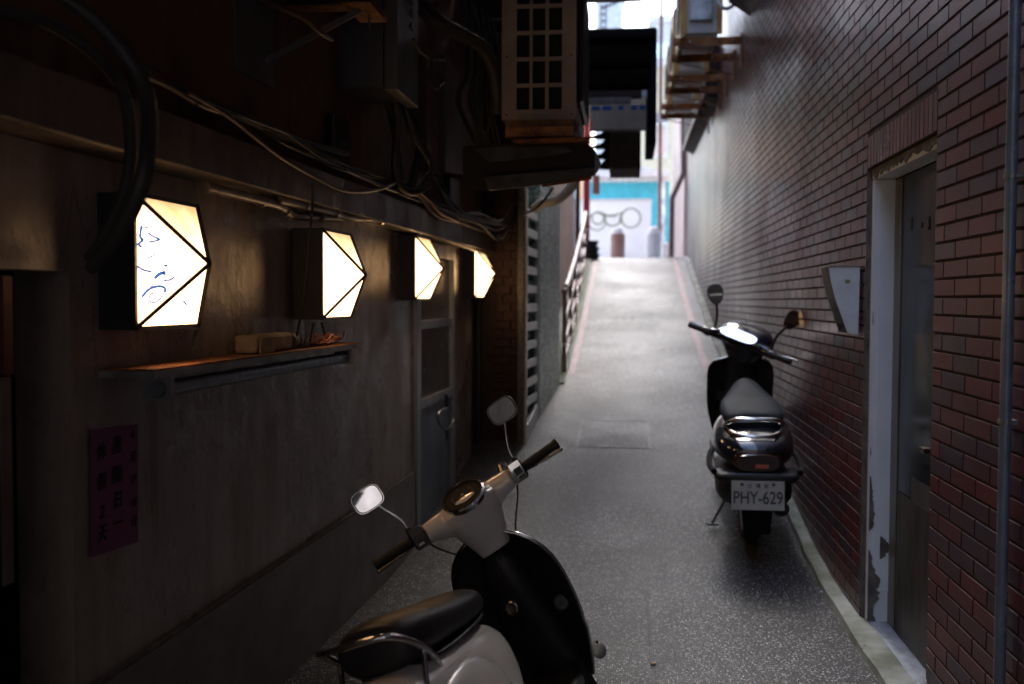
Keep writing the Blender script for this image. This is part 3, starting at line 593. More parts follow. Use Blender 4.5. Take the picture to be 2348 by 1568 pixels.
# ------------------------------------------------------------------ the four wall lamps
def make_lamp():
    H, Wd, D, P = .34, .34, .11, .115
    t = thing('wall_lamp', '', 'wall lamp', (0, 0, 0), 'lit faceted wall lamps')
    def q(o, u, z): return (o, u, z)                       # local: x out of the wall, y along it
    m = MB(); m.box(0, .012, 0, Wd, 0, H); m.box(.012, D, 0, .012, 0, H); m.box(.012, D, Wd-.012, Wd, 0, H); m.box(.012, D, .012, Wd-.012, 0, .012); m.box(.012, D, .012, Wd-.012, H-.012, H)
    m.build('case', 'black', t)
    a, b, c, d = (D, .004, .004), (D, Wd-.004, .004), (D, Wd-.004, H-.004), (D, .004, H-.004); ap = (D+P, Wd/2, H/2)
    for nm, tri, mt in (('glass_panel', (d, a, ap), 'lampface'), ('glass_panel', (a, b, ap), 'lampface'), ('glass_panel', (b, c, ap), 'lampface'), ('glass_panel', (c, d, ap), 'lampdirty')):
        m = MB(); m.add(list(tri), [(0, 1, 2)]); k = Vector((D-.006, Wd/2, H/2)); m.add([Vector(x)*.97+k*.03 for x in tri], [(0, 2, 1)]); m.build(nm, mt, t)
    m = MB()
    for p_ in (a, b, c, d): m.bar(p_, ap, .012, .010)
    for p_, q_ in ((a, b), (b, c), (c, d), (d, a)): m.bar(p_, q_, .011, .011)
    m.ell(ap, (.008, .008, .008), 8, 6); m.build('glazing_bars', 'black', t)
    return t
lamp0 = make_lamp()
def copy_thing(src, **k):
    r = src.copy(); C.objects.link(r); ORG[r.name] = ORG[src.name]
    for ch in list(src.children):
        c = ch.copy(); C.objects.link(c); c.parent = r; ORG[c.name] = ORG[src.name]
        for g_ in list(ch.children): d = g_.copy(); C.objects.link(d); d.parent = c
    return r
LAMPS = [(2.337, 1.325, 'nearest and largest lit lamp with blue scribbles on its glass'), (3.586, 1.327, 'lit wall lamp above the far end of the shelf, no scribbles'), (5.103, 1.400, 'lit wall lamp just before the aluminium door'), (6.757, 1.407, 'smallest and farthest lit wall lamp beside the dark doorway')]
lamps = []
for i, (u, zc, lab) in enumerate(LAMPS):
    t = lamp0 if i == 0 else copy_thing(lamp0)
    zb = [1.334, 1.330, 1.400, 1.407][i]
    r_ = [(310, 757), (738, 733), (950, 688), (1087, 683)][i]; p = EYE+ray(*r_)*u
    t.location = (p.x-.11, u, p.z); t.rotation_euler = (0, 0, -math.atan(.042)); t['label'] = lab; lamps.append(t)
# scribbles on the nearest lamp: thin strokes lying on its glass
bpy.context.view_layer.update()
L0 = lamps[0]; mi = L0.matrix_world.inverted(); ap = Vector((.225, .17, .17))
def onface(cx, cy, a, b):                                 # crop pixels -> point on the facet through a, b and the apex
    px, py = (520+cx/2.529)/1.7452, (740+cy/2.529)/1.7452
    o = mi @ EYE; d = (mi.to_3x3() @ ray(px, py)); n = (b-a).cross(ap-a); t_ = n.dot(a-o)/n.dot(d); p = o+d*t_; nn = n.normalized()
    if nn.dot(o-p) < 0: nn = -nn
    return p+nn*.0015, nn
NEAR = (Vector((.11, .004, .336)), Vector((.11, .004, .004))); LOW = (Vector((.11, .004, .004)), Vector((.11, .336, .004)))
strokes = [(NEAR, 9, [(115, 405), (105, 470), (100, 530), (128, 555), (85, 600), (120, 635)]), (NEAR, 4, [(120, 440), (200, 425), (288, 428)]), (NEAR, 6, [(168, 478), (230, 520), (298, 550), (240, 570), (180, 580)]), (NEAR, 3, [(140, 645), (155, 690), (130, 740), (90, 780)]), (NEAR, 4, [(158, 745), (215, 725), (262, 695)]),
    (NEAR, 7, [(62, 815), (130, 858), (225, 882)]), (NEAR, 8, [(335, 816), (385, 818)]), (NEAR, 12, [(240, 950), (290, 905), (348, 885), (330, 910)]), (NEAR, 6, [(330, 965), (400, 960), (450, 930)]), (NEAR, 3, [(235, 985), (205, 1045)]),
    (NEAR, 9, [(112, 1140), (190, 1055), (290, 1025), (350, 1045), (345, 1095)]), (NEAR, 4, [(255, 1085), (205, 1110), (190, 1160), (225, 1190), (285, 1170), (320, 1120), (315, 1080)]),
    (LOW, 10, [(430, 1175), (480, 1130)]), (LOW, 6, [(530, 1165), (575, 1215)]), (LOW, 4, [(380, 1410), (440, 1350), (505, 1270), (515, 1300)]), (LOW, 3, [(290, 1415), (400, 1270)]), (LOW, 8, [(445, 1350), (462, 1325)]), (LOW, 4, [(470, 1235), (485, 1215)])]
sm = MB()
for fc, w_, pts in strokes:
    P = [onface(x, y, *fc) for x, y in pts]; nn = P[0][1]; Q = smooth([p for p, _ in P], 5); hw = w_*.00032+.0012; b0 = len(sm.v)
    for i, p in enumerate(Q):
        tq = (Q[min(i+1, len(Q)-1)]-Q[max(i-1, 0)]).normalized(); sd_ = tq.cross(nn)*hw*(1 if 0 < i < len(Q)-1 else .4); sm.v += [p+sd_, p-sd_]
    for i in range(len(Q)-1): sm.f.append((b0+2*i, b0+2*i+1, b0+2*i+3, b0+2*i+2))
sm.build('scribbles', 'bluemark', L0, world=False)

# ------------------------------------------------------------------ shelf and what lies on it
sh = thing('shelf', 'narrow wall shelf with debris coloured lamp orange and a grey pipe beneath', 'shelf', tuple(W(3.1, .07, 1.18)))
m = MB(); m.wbox(2.33, 4.02, .0, .15, 1.205, 1.222); m.build('board', 'galv', sh)
m = MB(); m.wbox(2.33, 3.0, .02, .148, 1.2225, 1.228); m.wbox(3.0, 4.0, .01, .146, 1.2225, 1.226); m.build('lamp_tinted_debris', 'rust', sh)  # debris on the board, with the orange lamp light put into its colour
m = MB(); m.tube([W(2.38, .12, 1.172), W(3.88, .12, 1.172)], .021, 14); m.build('tube', 'steelpipe', sh, smooth=40)
for u in (2.40, 3.86): m = MB(); m.wbox(u, u+.012, .08, .155, 1.145, 1.204); m.build('tube_clip', 'galv', sh)
fb = thing('foam_block', 'dusty yellowish foam block on the shelf behind the nearest lamp', 'block', tuple(W(3.0, .07, 1.228)))
m = MB(); m.wbox(3.04, 3.36, .03, .105, 1.2285, 1.288); m.build('block', 'foam', fb, bevel=.012)
m = MB(); m.wbox(3.06, 3.18, .106, .111, 1.2285, 1.280); m.build('pale_cover', 'foam', fb, bevel=.002)
m = MB(); m.lathe([(.02, 0), (.028, .004), (.028, .05), (.022, .054), (.022, .062), (.028, .066), (.028, .088), (.02, .09)], W(3.40, .07, 1.255), (0, 1, 0), 18); tag(m.build('tape_roll', 'boxgrey', smooth=40), 'small grey roll lying between the foam block and the wires', 'roll')
m = MB()
for k in range(9):
    c0 = W(random.uniform(3.62, 3.95), random.uniform(.04, .12), 1.232); ra = random.uniform(.05, .14); rb2 = random.uniform(.015, .04); ph = random.uniform(0, 6); n_ = 26; tw = random.uniform(-.5, .5); hh = random.uniform(.004, .03)
    m.tube([c0+Vector((math.cos(a*tw)*math.sin(a)*rb2, math.cos(a)*ra, .006+hh*(1+math.sin(a*2+ph)))) for a in np.linspace(0, 6.28*random.uniform(.7, 1.2), n_)], .0022, 5)
tag(m.build('wire_tangle', 'copper', smooth=60), 'tangle of orange copper wires on the end of the shelf', 'wires')
def chain(lab, pts):
    t = thing('hanging_chain', lab, 'chain', tuple(pts[-1]), 'chains hanging from the second lamp'); P = smooth(pts, 8); m = MB(); L = 0
    for i, (a, b) in enumerate(zip(P[::1], P[1::1])):
        d = (b-a).normalized(); s_ = d.cross(Vector((1, 0, 0)) if i % 2 else Vector((0, 1, 0))).normalized(); c0 = (a+b)/2
        m.tube([c0+d*math.cos(x)*(b-a).length*.62+s_*math.sin(x)*.005 for x in np.linspace(0, 2*math.pi, 9)[:-1]], .0014, 5, closed=True)
    m.build('links', 'darkgrey', t, smooth=60)
chain('thin chain hanging under the second lamp, left strand', [onw(720, 740, .08), onw(713, 768, .08), onw(712, 795, .08)])
chain('thin chain hanging under the second lamp, right strand', [onw(737, 740, .08), onw(745, 768, .08), onw(756, 790, .08)])
chain('chain under the nearest lamp down to the shelf', [onw(450, 758, .09), onw(443, 785, .09), onw(440, 815, .09)])

# ------------------------------------------------------------------ pipes and cables on the left wall
def cable(name, lab, pts, r, mat='wire', off=.13, group=None, k=6, cat='cable', n=7):
    P = smooth([onw(q_[0], q_[1], q_[2] if len(q_) > 2 else off) for q_ in pts], k); m = MB(); m.tube(P, r, n); return tag(m.build(name, mat, smooth=60), lab, cat, group)
pv = thing('water_pipe', 'grey plastic water pipe under the ledge with an offset joint', 'pipe', tuple(onw(600, 460, .06)))
P = smooth([onw(470, 428, .07), onw(560, 450, .07), onw(640, 472, .07), onw(662, 490, .06), onw(700, 496, .06), onw(780, 500, .06)], 6); m = MB(); m.tube(P, .016, 12); m.build('pipe', 'pvc', pv, smooth=50)
for px, py in ((600, 461), (655, 484), (735, 497)): a = onw(px, py, .065); m = MB(); m.tube([a-ux*.012, a+ux*.012], .021, 12); m.build('coupling', 'pvc', pv, smooth=40)
pv = thing('water_pipe', 'longer plastic pipe with hose clip running under the ledge to the far end', 'pipe', tuple(onw(800, 490, .08)))
P = smooth([onw(640, 458, .085), onw(745, 483, .085), onw(810, 500, .085), onw(860, 503, .085), onw(940, 522, .085), onw(1040, 555, .09), onw(1120, 583, .1)], 6); m = MB(); m.tube(P, .0145, 12); m.build('pipe', 'pvc', pv, smooth=50)
for px, py in ((700, 473), (770, 489), (872, 506), (960, 529)): a = onw(px, py, .085); m = MB(); m.tube([a-ux*.015, a+ux*.015], .020, 12); m.build('coupling', 'chrome_dirty', pv, smooth=40)
cable('cable', 'pale brown cable sagging across the face of the ledge', [(330, 172), (390, 200), (470, 245), (560, 272), (640, 305), (720, 345), (790, 388), (850, 415), (905, 438), (960, 450), (985, 480), (1010, 500), (1060, 512), (1120, 535)], .0085, 'wireb', .13)
cable('cable', 'brown cable drooping lowest in a wide loop below the bundle', [(430, 212), (520, 265), (590, 320), (650, 365), (720, 405), (790, 438), (860, 436), (905, 420)], .007, 'wireb', .14)
cable('cable', 'grey thick taped cable along the top of the ledge', [(330, 160), (430, 215), (500, 245), (590, 285), (660, 315), (720, 335), (790, 352)], .015, 'wireg', .10)
cable('cable', 'black flex hanging straight down in front of the second lamp', [(716, 418, .2), (716, 470, .2), (712, 520, .22), (705, 600, .21), (697, 680, .2), (680, 770, .15)], .004, 'wire', .2)
cable('cable', 'thin orange wire beside the far hose loops', [(960, 440), (985, 462), (1010, 490), (1050, 508)], .006, 'copper', .14)
for k in range(13):
    x0 = random.uniform(300, 480); j = lambda s: random.uniform(-s, s); s0 = random.uniform(-12, 26)
    base = [(330, 150), (450, 215), (560, 262), (660, 310), (760, 362), (850, 400), (930, 430), (1010, 470), (1080, 505), (1150, 545)]
    a0 = random.randint(0, 3); a1 = random.randint(6, 10)
    cable('cable', 'dark dusty cable in the tangled bundle lying along the ledge', [(x, y+s0*(.4 if i % 3 else 1)+j(7), random.uniform(.05, .15)) for i, (x, y) in enumerate(base[a0:a1])], random.choice([.004, .005, .0065]), random.choice(['wire', 'wire', 'wireg']), group='dark cables bundled on the ledge')
for k in range(7):
    cable('cable', 'short black cable looping in the knot beside the far brick pillar', [(980+random.uniform(-20, 30), 430+random.uniform(-30, 30), .12), (1040, 470+random.uniform(-25, 25), .14), (1100, 500+random.uniform(-25, 20), .18), (1150, 520+random.uniform(-25, 30), .22), (1195+random.uniform(-10, 5), 480+random.uniform(-40, 60), .26)], random.choice([.006, .008]), random.choice(['wire', 'wireb', 'wire']), group='black cables knotted at the far end of the ledge')
m = MB(); m.tube(smooth([atY(1268, 430, 7.1), atY(1250, 455, 7.1), atY(1225, 480, 7.1), atY(1195, 492, 7.15)], 8), .009, 8); tag(m.build('cable', 'wire', smooth=60), 'black cable curving over the top of the cream grille', 'cable')
# big corrugated hoses very near the camera
P, rs = ring_hose([atY(40, -60, 1.9), atY(140, -10, 1.85), atY(250, 80, 1.8), atY(325, 190, 1.75), atY(342, 300, 1.75), atY(322, 430, 1.8), atY(270, 540, 1.95), atY(212, 612, 2.12)], .0165, .16, .006)
m = MB(); m.tube(P, rs, 10); tag(m.build('corrugated_hose', 'hose', smooth=60), 'near corrugated hose arching over the corner of the nearest lamp', 'hose')
P, rs = ring_hose([atY(-40, 20, 1.95), atY(90, 45, 1.95), atY(200, 110, 1.95), atY(278, 200, 1.95), atY(300, 320, 2.0), atY(285, 440, 2.05), atY(240, 540, 2.1), atY(205, 590, 2.2)], .014, .16, .006)
m = MB(); m.tube(P, rs, 10); tag(m.build('corrugated_hose', 'hose', smooth=60), 'thinner dark hose behind the near one at the top left', 'hose')
# ------------------------------------------------------------------ boxes on the upper wall
bx = thing('meter_box', 'grey steel electrical box with louvred side high on the left wall', 'electrical box', (-1.1, 4.3, 2.25))
m = MB(); m.box(-1.24, -.945-.085, 4.15, 4.52, 2.30, 3.0); m.build('back_box', 'boxgrey', bx, bevel=.004)
m = MB(); m.box(-1.022, -.965, 4.135, 4.55, 2.285, 3.02); dd = m.build('front_door', 'boxgrey', bx, bevel=.004)
m = MB()
for k in range(6): m.prism([(-.9645, 4.36, 2.60+k*.055), (-.9645, 4.42, 2.60+k*.055), (-.9645, 4.39, 2.63+k*.055)], (.006, 0, .004))
m.build('louvre', 'darkgrey', dd)
m = MB(); m.box(-.9645, -.962, 4.40, 4.50, 2.84, 2.92); m.build('red_sticker', 'red', dd)
m = MB(); m.box(-1.245, -1.018, 4.13, 4.14, 2.70, 2.706); m.build('strap', 'black', bx)
b2 = thing('cable_box', 'beige steel box with pitched top on the left wall under the air conditioner', 'electrical box', tuple(onw(1030, 390, .06)))
m = MB(); m.hexa([W(5.86, .005, 2.16), W(5.86, .075, 2.16), W(6.70, .075, 2.235), W(6.70, .005, 2.235), W(5.86, .005, 2.86), W(5.86, .075, 2.86), W(6.70, .075, 2.80), W(6.70, .005, 2.80)]); m.build('casing', 'boxbrown', b2, bevel=.004)
m = MB(); m.wbox(5.50, 5.83, .005, .05, 2.13, 2.8); m.build('side_panel', 'uplaster', b2)
m = MB(); p = onw(1036, 435, .03); m.wbox(p.y-.14, p.y+.14, .005, .05, p.z-.09, p.z+.07); tag(m.build('junction_box', 'black', bevel=.006), 'small black junction box below the beige box', 'junction box')
m = MB(); p = onw(772, 310, .03); m.wbox(p.y-.10, p.y+.10, .012, .055, p.z-.075, p.z+.075); jb = m.build('junction_box', 'blackg', bevel=.012); tag(jb, 'glossy black power adapter on the orange wall above the ledge', 'adapter')
def hosething(lab, pts, r):
    P, rs = ring_hose([onw(x, y, o) for x, y, o in pts], r, .13, .009); m = MB(); m.tube(P, rs, 10); tag(m.build('corrugated_hose', 'hose', smooth=60), lab, 'hose', 'corrugated hoses below the electrical box')
hosething('corrugated hose from the electrical box looping at its lowest', [(905, 215, .16), (912, 290, .15), (905, 370, .14), (915, 425, .14), (950, 440, .16), (983, 415, .18), (980, 360, .18), (945, 300, .17), (925, 235, .16)], .020)
hosething('corrugated hose dropping straight below the electrical box', [(935, 225, .15), (958, 280, .14), (962, 340, .13), (950, 400, .13), (935, 450, .12)], .022)
hosething('short corrugated hose nearest the orange wall', [(885, 225, .12), (900, 280, .1), (912, 350, .1), (920, 410, .1)], .017)
m = MB(); m.tube(smooth([onw(930, 250, .2), onw(945, 300, .2), onw(940, 315, .2), onw(965, 345, .22), onw(985, 385, .22), onw(960, 420, .2)], 6), .002, 5); tag(m.build('twisted_wire', 'galv', smooth=60), 'thin pale twisted wire wound around the hoses', 'wire')
m = MB(); m.tube(smooth([onw(948, 90, .33), onw(965, 120, .33), onw(990, 135, .33), onw(1020, 140, .33)], 8), .006, 6); m.tube(smooth([onw(990, 138, .33), onw(985, 185, .33), onw(1000, 205, .33), onw(1017, 185, .33), onw(1005, 145, .33)], 8), .003, 6); tag(m.build('wire_loop', 'wire', smooth=60), 'fuzzy black wire tied in a loop beside the electrical box', 'wire')
bu = thing('compressor', 'navy blue compressor unit on an orange bracket at the top', 'compressor', (-1.1, 3.4, 2.5))
m = MB(); m.box(-1.24, -.93, 3.15, 3.62, 2.475, 3.0); m.build('casing', 'bluecase', bu, bevel=.01)
m = MB(); m.lathe([(.10, 0), (.10, .01), (.085, .012)], (-1.09, 3.145, 2.68), (0, -1, 0), 24); m.build('fan_ring', 'black', bu)
m = MB(); m.box(-.9295, -.927, 3.45, 3.58, 2.6, 2.9); m.build('data_label', 'boxgrey', bu)
br = thing('wall_bracket', 'orange primed shelf bracket with grey strut holding the blue compressor', 'bracket', tuple(W(3.3, 0, 2.2)))
m = MB(); m.box(-1.26, -.90, 3.18, 3.24, 2.445, 2.453); m.box(-1.26, -.90, 3.50, 3.56, 2.445, 2.453); m.box(-.93, -.90, 3.12, 3.70, 2.453, 2.462); m.box(-1.0, -.90, 3.44, 3.68, 2.436, 2.443); m.build('arms', 'rust2', br)
m = MB(); m.bar((-.96, 3.52, 2.435), tuple(W(3.35, .01, 2.22)), .03, .02); m.build('strut', 'boxgrey', br)
m = MB(); m.wbox(3.1, 3.42, .011, .018, 2.14, 2.44); m.build('wall_plate', 'boxgrey', br)
m = MB(); m.tube([(-.94, 3.58, 2.38), (-.94, 3.58, 2.44)], .005, 8); m.build('bolt', 'chrome_dirty', br)
m = MB(); m.tube(smooth([atY(590, 0, 3.1), atY(650, 22, 3.1), atY(700, 45, 3.12), atY(735, 75, 3.2), atY(760, 90, 3.4)], 8), .009, 8); tag(m.build('cable', 'wireb', smooth=60), 'pale orange cable crossing the blue compressor', 'cable')
m = MB(); m.tube([(-1.23, 4.05, 2.72), (-1.05, 4.05, 2.715), (-.92, 4.1, 2.71)], .013, 10); m.tube([(-1.2, 3.95, 2.735), (-.88, 3.98, 2.735)], .011, 10); tag(m.build('copper_pipe', 'pvc', smooth=40), 'horizontal pale pipe across the top of the electrical box', 'pipe')
m = MB(); P = smooth([atY(948, -10, 5.0), atY(985, 40, 5.1), atY(1045, 75, 5.2), atY(1100, 105, 5.3), atY(1130, 160, 5.4), atY(1145, 260, 5.5)], 8); m.tube(P, .034, 12); tag(m.build('insulated_pipe', 'wireg', smooth=60), 'thick wrapped pipe running down to the beige air conditioner', 'pipe')
m = MB(); P = smooth([atY(975, 0, 5.0), atY(1010, 40, 5.1), atY(1065, 72, 5.2), atY(1112, 100, 5.25), atY(1140, 140, 5.3)], 8); m.tube(P, .014, 10); tag(m.build('insulated_pipe', 'wire', smooth=60), 'thin black pipe strapped on the thick wrapped pipe', 'pipe')
for k in range(6):
    x = 1060+k*14; m = MB(); m.tube(smooth([atY(x+random.uniform(-8, 8), -10+10*k, 6.2), atY(x+15, 120+random.uniform(-30, 30), 6.1), atY(x+random.uniform(-10, 25), 230, 6.1), atY(x+random.uniform(0, 35), 330, 6.2)], 8), random.choice([.01, .016, .012]), 8)
    tag(m.build('cable', 'wire', smooth=60), 'black cable hanging behind the beige air conditioner', 'cable', 'black cables behind the beige air conditioner')
gw = MB(); gw.wbox(6.75, 7.35, .012, .03, 2.3, 3.3); gp_ = gw.build('painted_panel', 'oliveg', lb)

# ------------------------------------------------------------------ beige air conditioner on its tray
ac = thing('air_conditioner', 'big beige air conditioner with twelve-window end grille over the alley', 'air conditioner', (-.44, 5.4, 2.24))
x0, x1, z0, z1 = -.634, -.262, 2.305, 3.06
W_ = x1-x0; cols = [(.20, .374), (.415, .585), (.634, .81)]; rows = [(z0+.05+k*.130, z0+.16+k*.130) for k in range(5)]
m = MB(); edges = [0]+[v for c in cols for v in c]+[1]
for k in range(0, len(edges), 2): m.box(x0+edges[k]*W_, x0+edges[k+1]*W_, 5.0, 5.012, z0, z1)
zz = [z0]+[v for r_ in rows for v in r_]+[z1]
for c in cols:
    for k in range(0, len(zz), 2): m.box(x0+c[0]*W_+.0002, x0+c[1]*W_-.0002, 5.0005, 5.0115, zz[k], zz[k+1])
m.build('end_grille', 'beige', ac)
m = MB(); m.box(x0, x0+.01, 5.013, 5.9, z0, z1); m.box(x1-.01, x1, 5.013, 5.9, z0, z1); m.box(x0+.01, x1-.01, 5.013, 5.9, z0, z0+.01); m.box(x0+.01, x1-.01, 5.013, 5.9, z1-.01, z1); m.box(x0+.01, x1-.01, 5.89, 5.9, z0+.01, z1-.01); m.build('casing', 'beige', ac)
m = MB(); m.box(x0+.011, x1-.011, 5.03, 5.04, z0+.011, z1-.011)
m.build('coil', 'fins', ac)
m = MB(); m.box(x1+.001, x1+.03, 5.08, 5.80, z0+.10, z1-.02); fg = m.build('fan_guard', 'black', ac, bevel=.02)
m = MB()
for k in range(18): m.box(x1+.0305, x1+.034, 5.1+k*.038, 5.108+k*.038, z0+.12, z1-.04)
m.build('guard_wires', 'darkgrey', fg)
m = MB(); m.box(x0+.02, x1-.01, 5.0, 5.06, z0-.055, z0-.001); m.build('foot', 'rust2', ac); m = MB(); m.box(x0+.02, x1-.01, 5.82, 5.88, z0-.055, z0-.001); m.build('foot', 'rust2', ac)
m = MB(); m.box(-.46, -.40, 4.996, 4.9995, 2.325, 2.345); m.build('rating_label', 'stickertxt', ac)
for x_, z_ in ((-.61, 2.33), (-.285, 2.33), (-.61, 2.62), (-.285, 2.62), (-.61, 2.92), (-.285, 2.92)): m = MB(); m.lathe([(.006, 0), (.004, .003)], (x_, 5.0, z_), (0, -1, 0), 8); m.build('screw', 'rust', ac)
ty = thing('metal_tray', 'dark rusty sheet metal tray canopy projecting under the beige air conditioner', 'canopy', (-.6, 5.4, 2.0))
P = [atY(1060, 335, 4.85), atY(1130, 330, 4.85), atY(1340, 322, 4.85), atY(1364, 345, 4.85), atY(1362, 404, 4.85), atY(1265, 412, 4.85), atY(1205, 424, 4.85), atY(1150, 440, 4.85), atY(1060, 432, 4.85)]
m = MB(); m.loft([[(p.x, 4.86, p.z) for p in P], [(p.x, 5.9, p.z*.25+2.24*.75) for p in P]]); m.build('body', 'traymetal', ty)
m = MB(); m.prism([(p.x, 4.849, p.z) for p in (atY(1085, 340, 4.85), atY(1180, 335, 4.85), atY(1300, 336, 4.85), atY(1312, 348, 4.85), atY(1260, 358, 4.85), atY(1190, 366, 4.85), atY(1120, 372, 4.85))], (0, .008, 0)); m.build('loose_sheet', 'darkgrey', ty)
gt = MB(); gt.loft([[(p.x, y, p.z+dz) for p in (atY(1110, 405, 4.82), atY(1362, 384, 4.82), atY(1363, 403, 4.82), atY(1205, 428, 4.82), atY(1120, 437, 4.82))] for y, dz in ((4.80, 0), (4.845, .0))]); gt.build('gutter', 'darkgrey', ty, bevel=.006)
m = MB(); m.loft([[(p.x, y, p.z) for p in (atY(1175, 322, 4.83), atY(1350, 316, 4.83), atY(1352, 326, 4.83), atY(1178, 330, 4.83))] for y in (4.80, 4.86)]); m.build('rusty_lip', 'rust', ty)
m = MB(); p = atY(1355, 402, 4.8); q_ = atY(1240, 415, 4.8); m.bar((p.x, 4.84, p.z), (q_.x, 4.84, q_.z-.01), .012, .03); m.build('front_rail', 'rust', ty)
m = MB(); m.box(-.60, -.27, 4.87, 4.95, 2.20, 2.246); m.build('support_rail', 'rust2', ty)
m = MB()
for px, py in ((1358, 400), (1352, 388)): p = atY(px, py, 4.83); m.ell((p.x, 4.84, p.z), (.008, .006, .008), 8, 6)
m.build('bolt', 'chrome', ty)
m = MB(); m.tube(smooth([atY(1225, 478, 7.3), atY(1245, 466, 7.25), atY(1272, 460, 7.2), atY(1296, 443, 7.2), atY(1318, 418, 7.2)], 8), .036, 14); tag(m.build('duct', 'acwhite', smooth=60), 'white bent duct under the tray above the cream grille', 'duct')
# near left awnings; the high sheet is added to keep sky light off
m = MB()
for k in range(3): m.wbox(5.79+k*.32, 6.09+k*.32, .62, 1.2, 3.38+.01*(k % 2), 3.40+.01*(k % 2))
for k in range(6): m.wbox(5.79+k*.32, 6.09+k*.32, .0, .62, 3.38+.01*(k % 2), 3.40+.01*(k % 2))
for k in range(24): m.wbox(-1.9+k*.32, -1.9+k*.32+.30, .0, 1.22, 3.38+.01*(k % 2), 3.40+.01*(k % 2))
tag(m.build('awning', 'darkgrey'), 'dark shade sheet added high over the near left side', 'awning')
m = MB()
for k in range(22): m.wbox(-3.2+k*.32, -3.2+k*.32+.30, .0, 1.5, 2.64+.012*(k % 2), 2.655+.012*(k % 2))
tag(m.build('corrugated_awning', 'galv'), 'low corrugated awning over the near left wall and white scooter', 'awning')
bb = thing('street_block', 'plain block closing the far side of the street behind the camera', 'building', (0, -10, 0)); m = MB(); m.box(-12, 12, -12, -9, -.1, 9); m.build('walls', 'render', bb)
# ------------------------------------------------------------------ second building on the left: pillar, grille, terrazzo, tan wall
nb2 = thing('neighbour_building', 'neighbouring building with brick pillar, green terrazzo pier and pinkish wall', 'building', (-1.5, 11, .3))
m = MB(); m.box(-5, -1.12, 7.41, 17.0, -.2, 8); m.box(-1.12, -.86, 9.16, 16.2, .2, 8); m.box(-1.12, -.80, 7.45, 9.15, 2.35, 8); m.build('body', 'tan', nb2)
m = MB()
for r in range(38):
    z = .15+r*.065; x = -.985-(r % 2)*.06
    while x < -.81: a, b = max(x, -.985), min(x+.118, -.815); m.box(a, b, 7.375, 7.41, z, z+.055) if b-a > .015 else None; x += .128
m.build('brick_pillar', 'brick', nb2)
m = MB(); m.box(-1.12, -.81, 7.395, 7.45, -.1, 8); m.build('dark_jamb', 'mortar', nb2)
m = MB(); m.box(-.81, -.757, 7.335, 7.45, -.1, 3.6); m.build('corner_post', 'post', nb2, bevel=.006)
m = MB(); m.prism([(-.705, 8.06, .2), (-.620, 9.15, .2), (-1.12, 9.15, .2), (-1.12, 8.06, .2)], (0, 0, 2.15)); m.build('terrazzo_pier', 'green_t', nb2)
m = MB(); m.box(-1.119, -1.10, 7.46, 8.05, .1, 2.34); m.box(-1.10, -.86, 8.03, 8.055, .1, 2.34); m.build('olive_reveal', 'oliveg', nb2)
m = MB(); m.box(-1.1, -.70, 8.2, 9.12, 2.36, 2.6); m.build('lintel', 'darkgrey', nb2)
m = MB(); m.tube([(-.70, 9.17, .5), (-.70, 9.17, 2.3)], .03, 10); m.build('downpipe', 'brown', nb2)
gr = thing('window_grille', 'cream steel grille with horizontal slats beside the green terrazzo pier', 'grille', (-.74, 7.7, .3))
def XG(y): return -.752+.045*(y-7.36)
def gbox(m, y0, y1, o0, o1, z0a, z0b, h): m.hexa([(XG(y0)+o0, y0, z0a), (XG(y0)+o1, y0, z0a), (XG(y1)+o1, y1, z0b), (XG(y1)+o0, y1, z0b), (XG(y0)+o0, y0, z0a+h), (XG(y0)+o1, y0, z0a+h), (XG(y1)+o1, y1, z0b+h), (XG(y1)+o0, y1, z0b+h)])
m = MB(); gbox(m, 7.36, 7.40, -.02, .012, .28, .28, 1.95); gbox(m, 8.01, 8.05, -.02, .012, .40, .40, 1.85); gbox(m, 7.40, 8.01, -.02, .010, .29, .40, .17); m.build('frame', 'cream_metal', gr, bevel=.002)
for k in range(11): m = MB(); z = .60+k*.143; gbox(m, 7.40, 8.01, -.015, .004, z, z, .062); m.build('slat', 'cream_metal', gr, bevel=.002)
m = MB(); gbox(m, 7.44, 7.97, -.10, -.05, 1.86, 1.86, .22); m.build('backing_panel', 'oliveg', gr)
# railing up the ramp
rl = thing('railing', 'pinkish steel tube railing climbing the left side of the ramp', 'railing', (-.6, 9.6, zg(9.6)))
def rp(y, h): return (float(np.interp(y, [9.4, 17], [-.60, -.70])), y, zg(y)+h)
for h, r_, k in ((.80, .030, 9.9), (.52, .017, 9.6), (.30, .017, 9.5), (.12, .014, 9.6)):
    m = MB(); m.tube([rp(y, h) for y in np.arange(k, 17.05, .4)], r_, 10); m.build('rail', 'pinksteel', rl, smooth=60)
for y in (9.6, 10.9, 12.2, 13.5, 14.8, 16.1, 17.0): m = MB(); m.tube([rp(y, -.02), rp(y, .79)], .021, 10); m.ell(rp(y, .80), (.032, .032, .032), 10, 8); m.build('post', 'brown', rl, smooth=60)
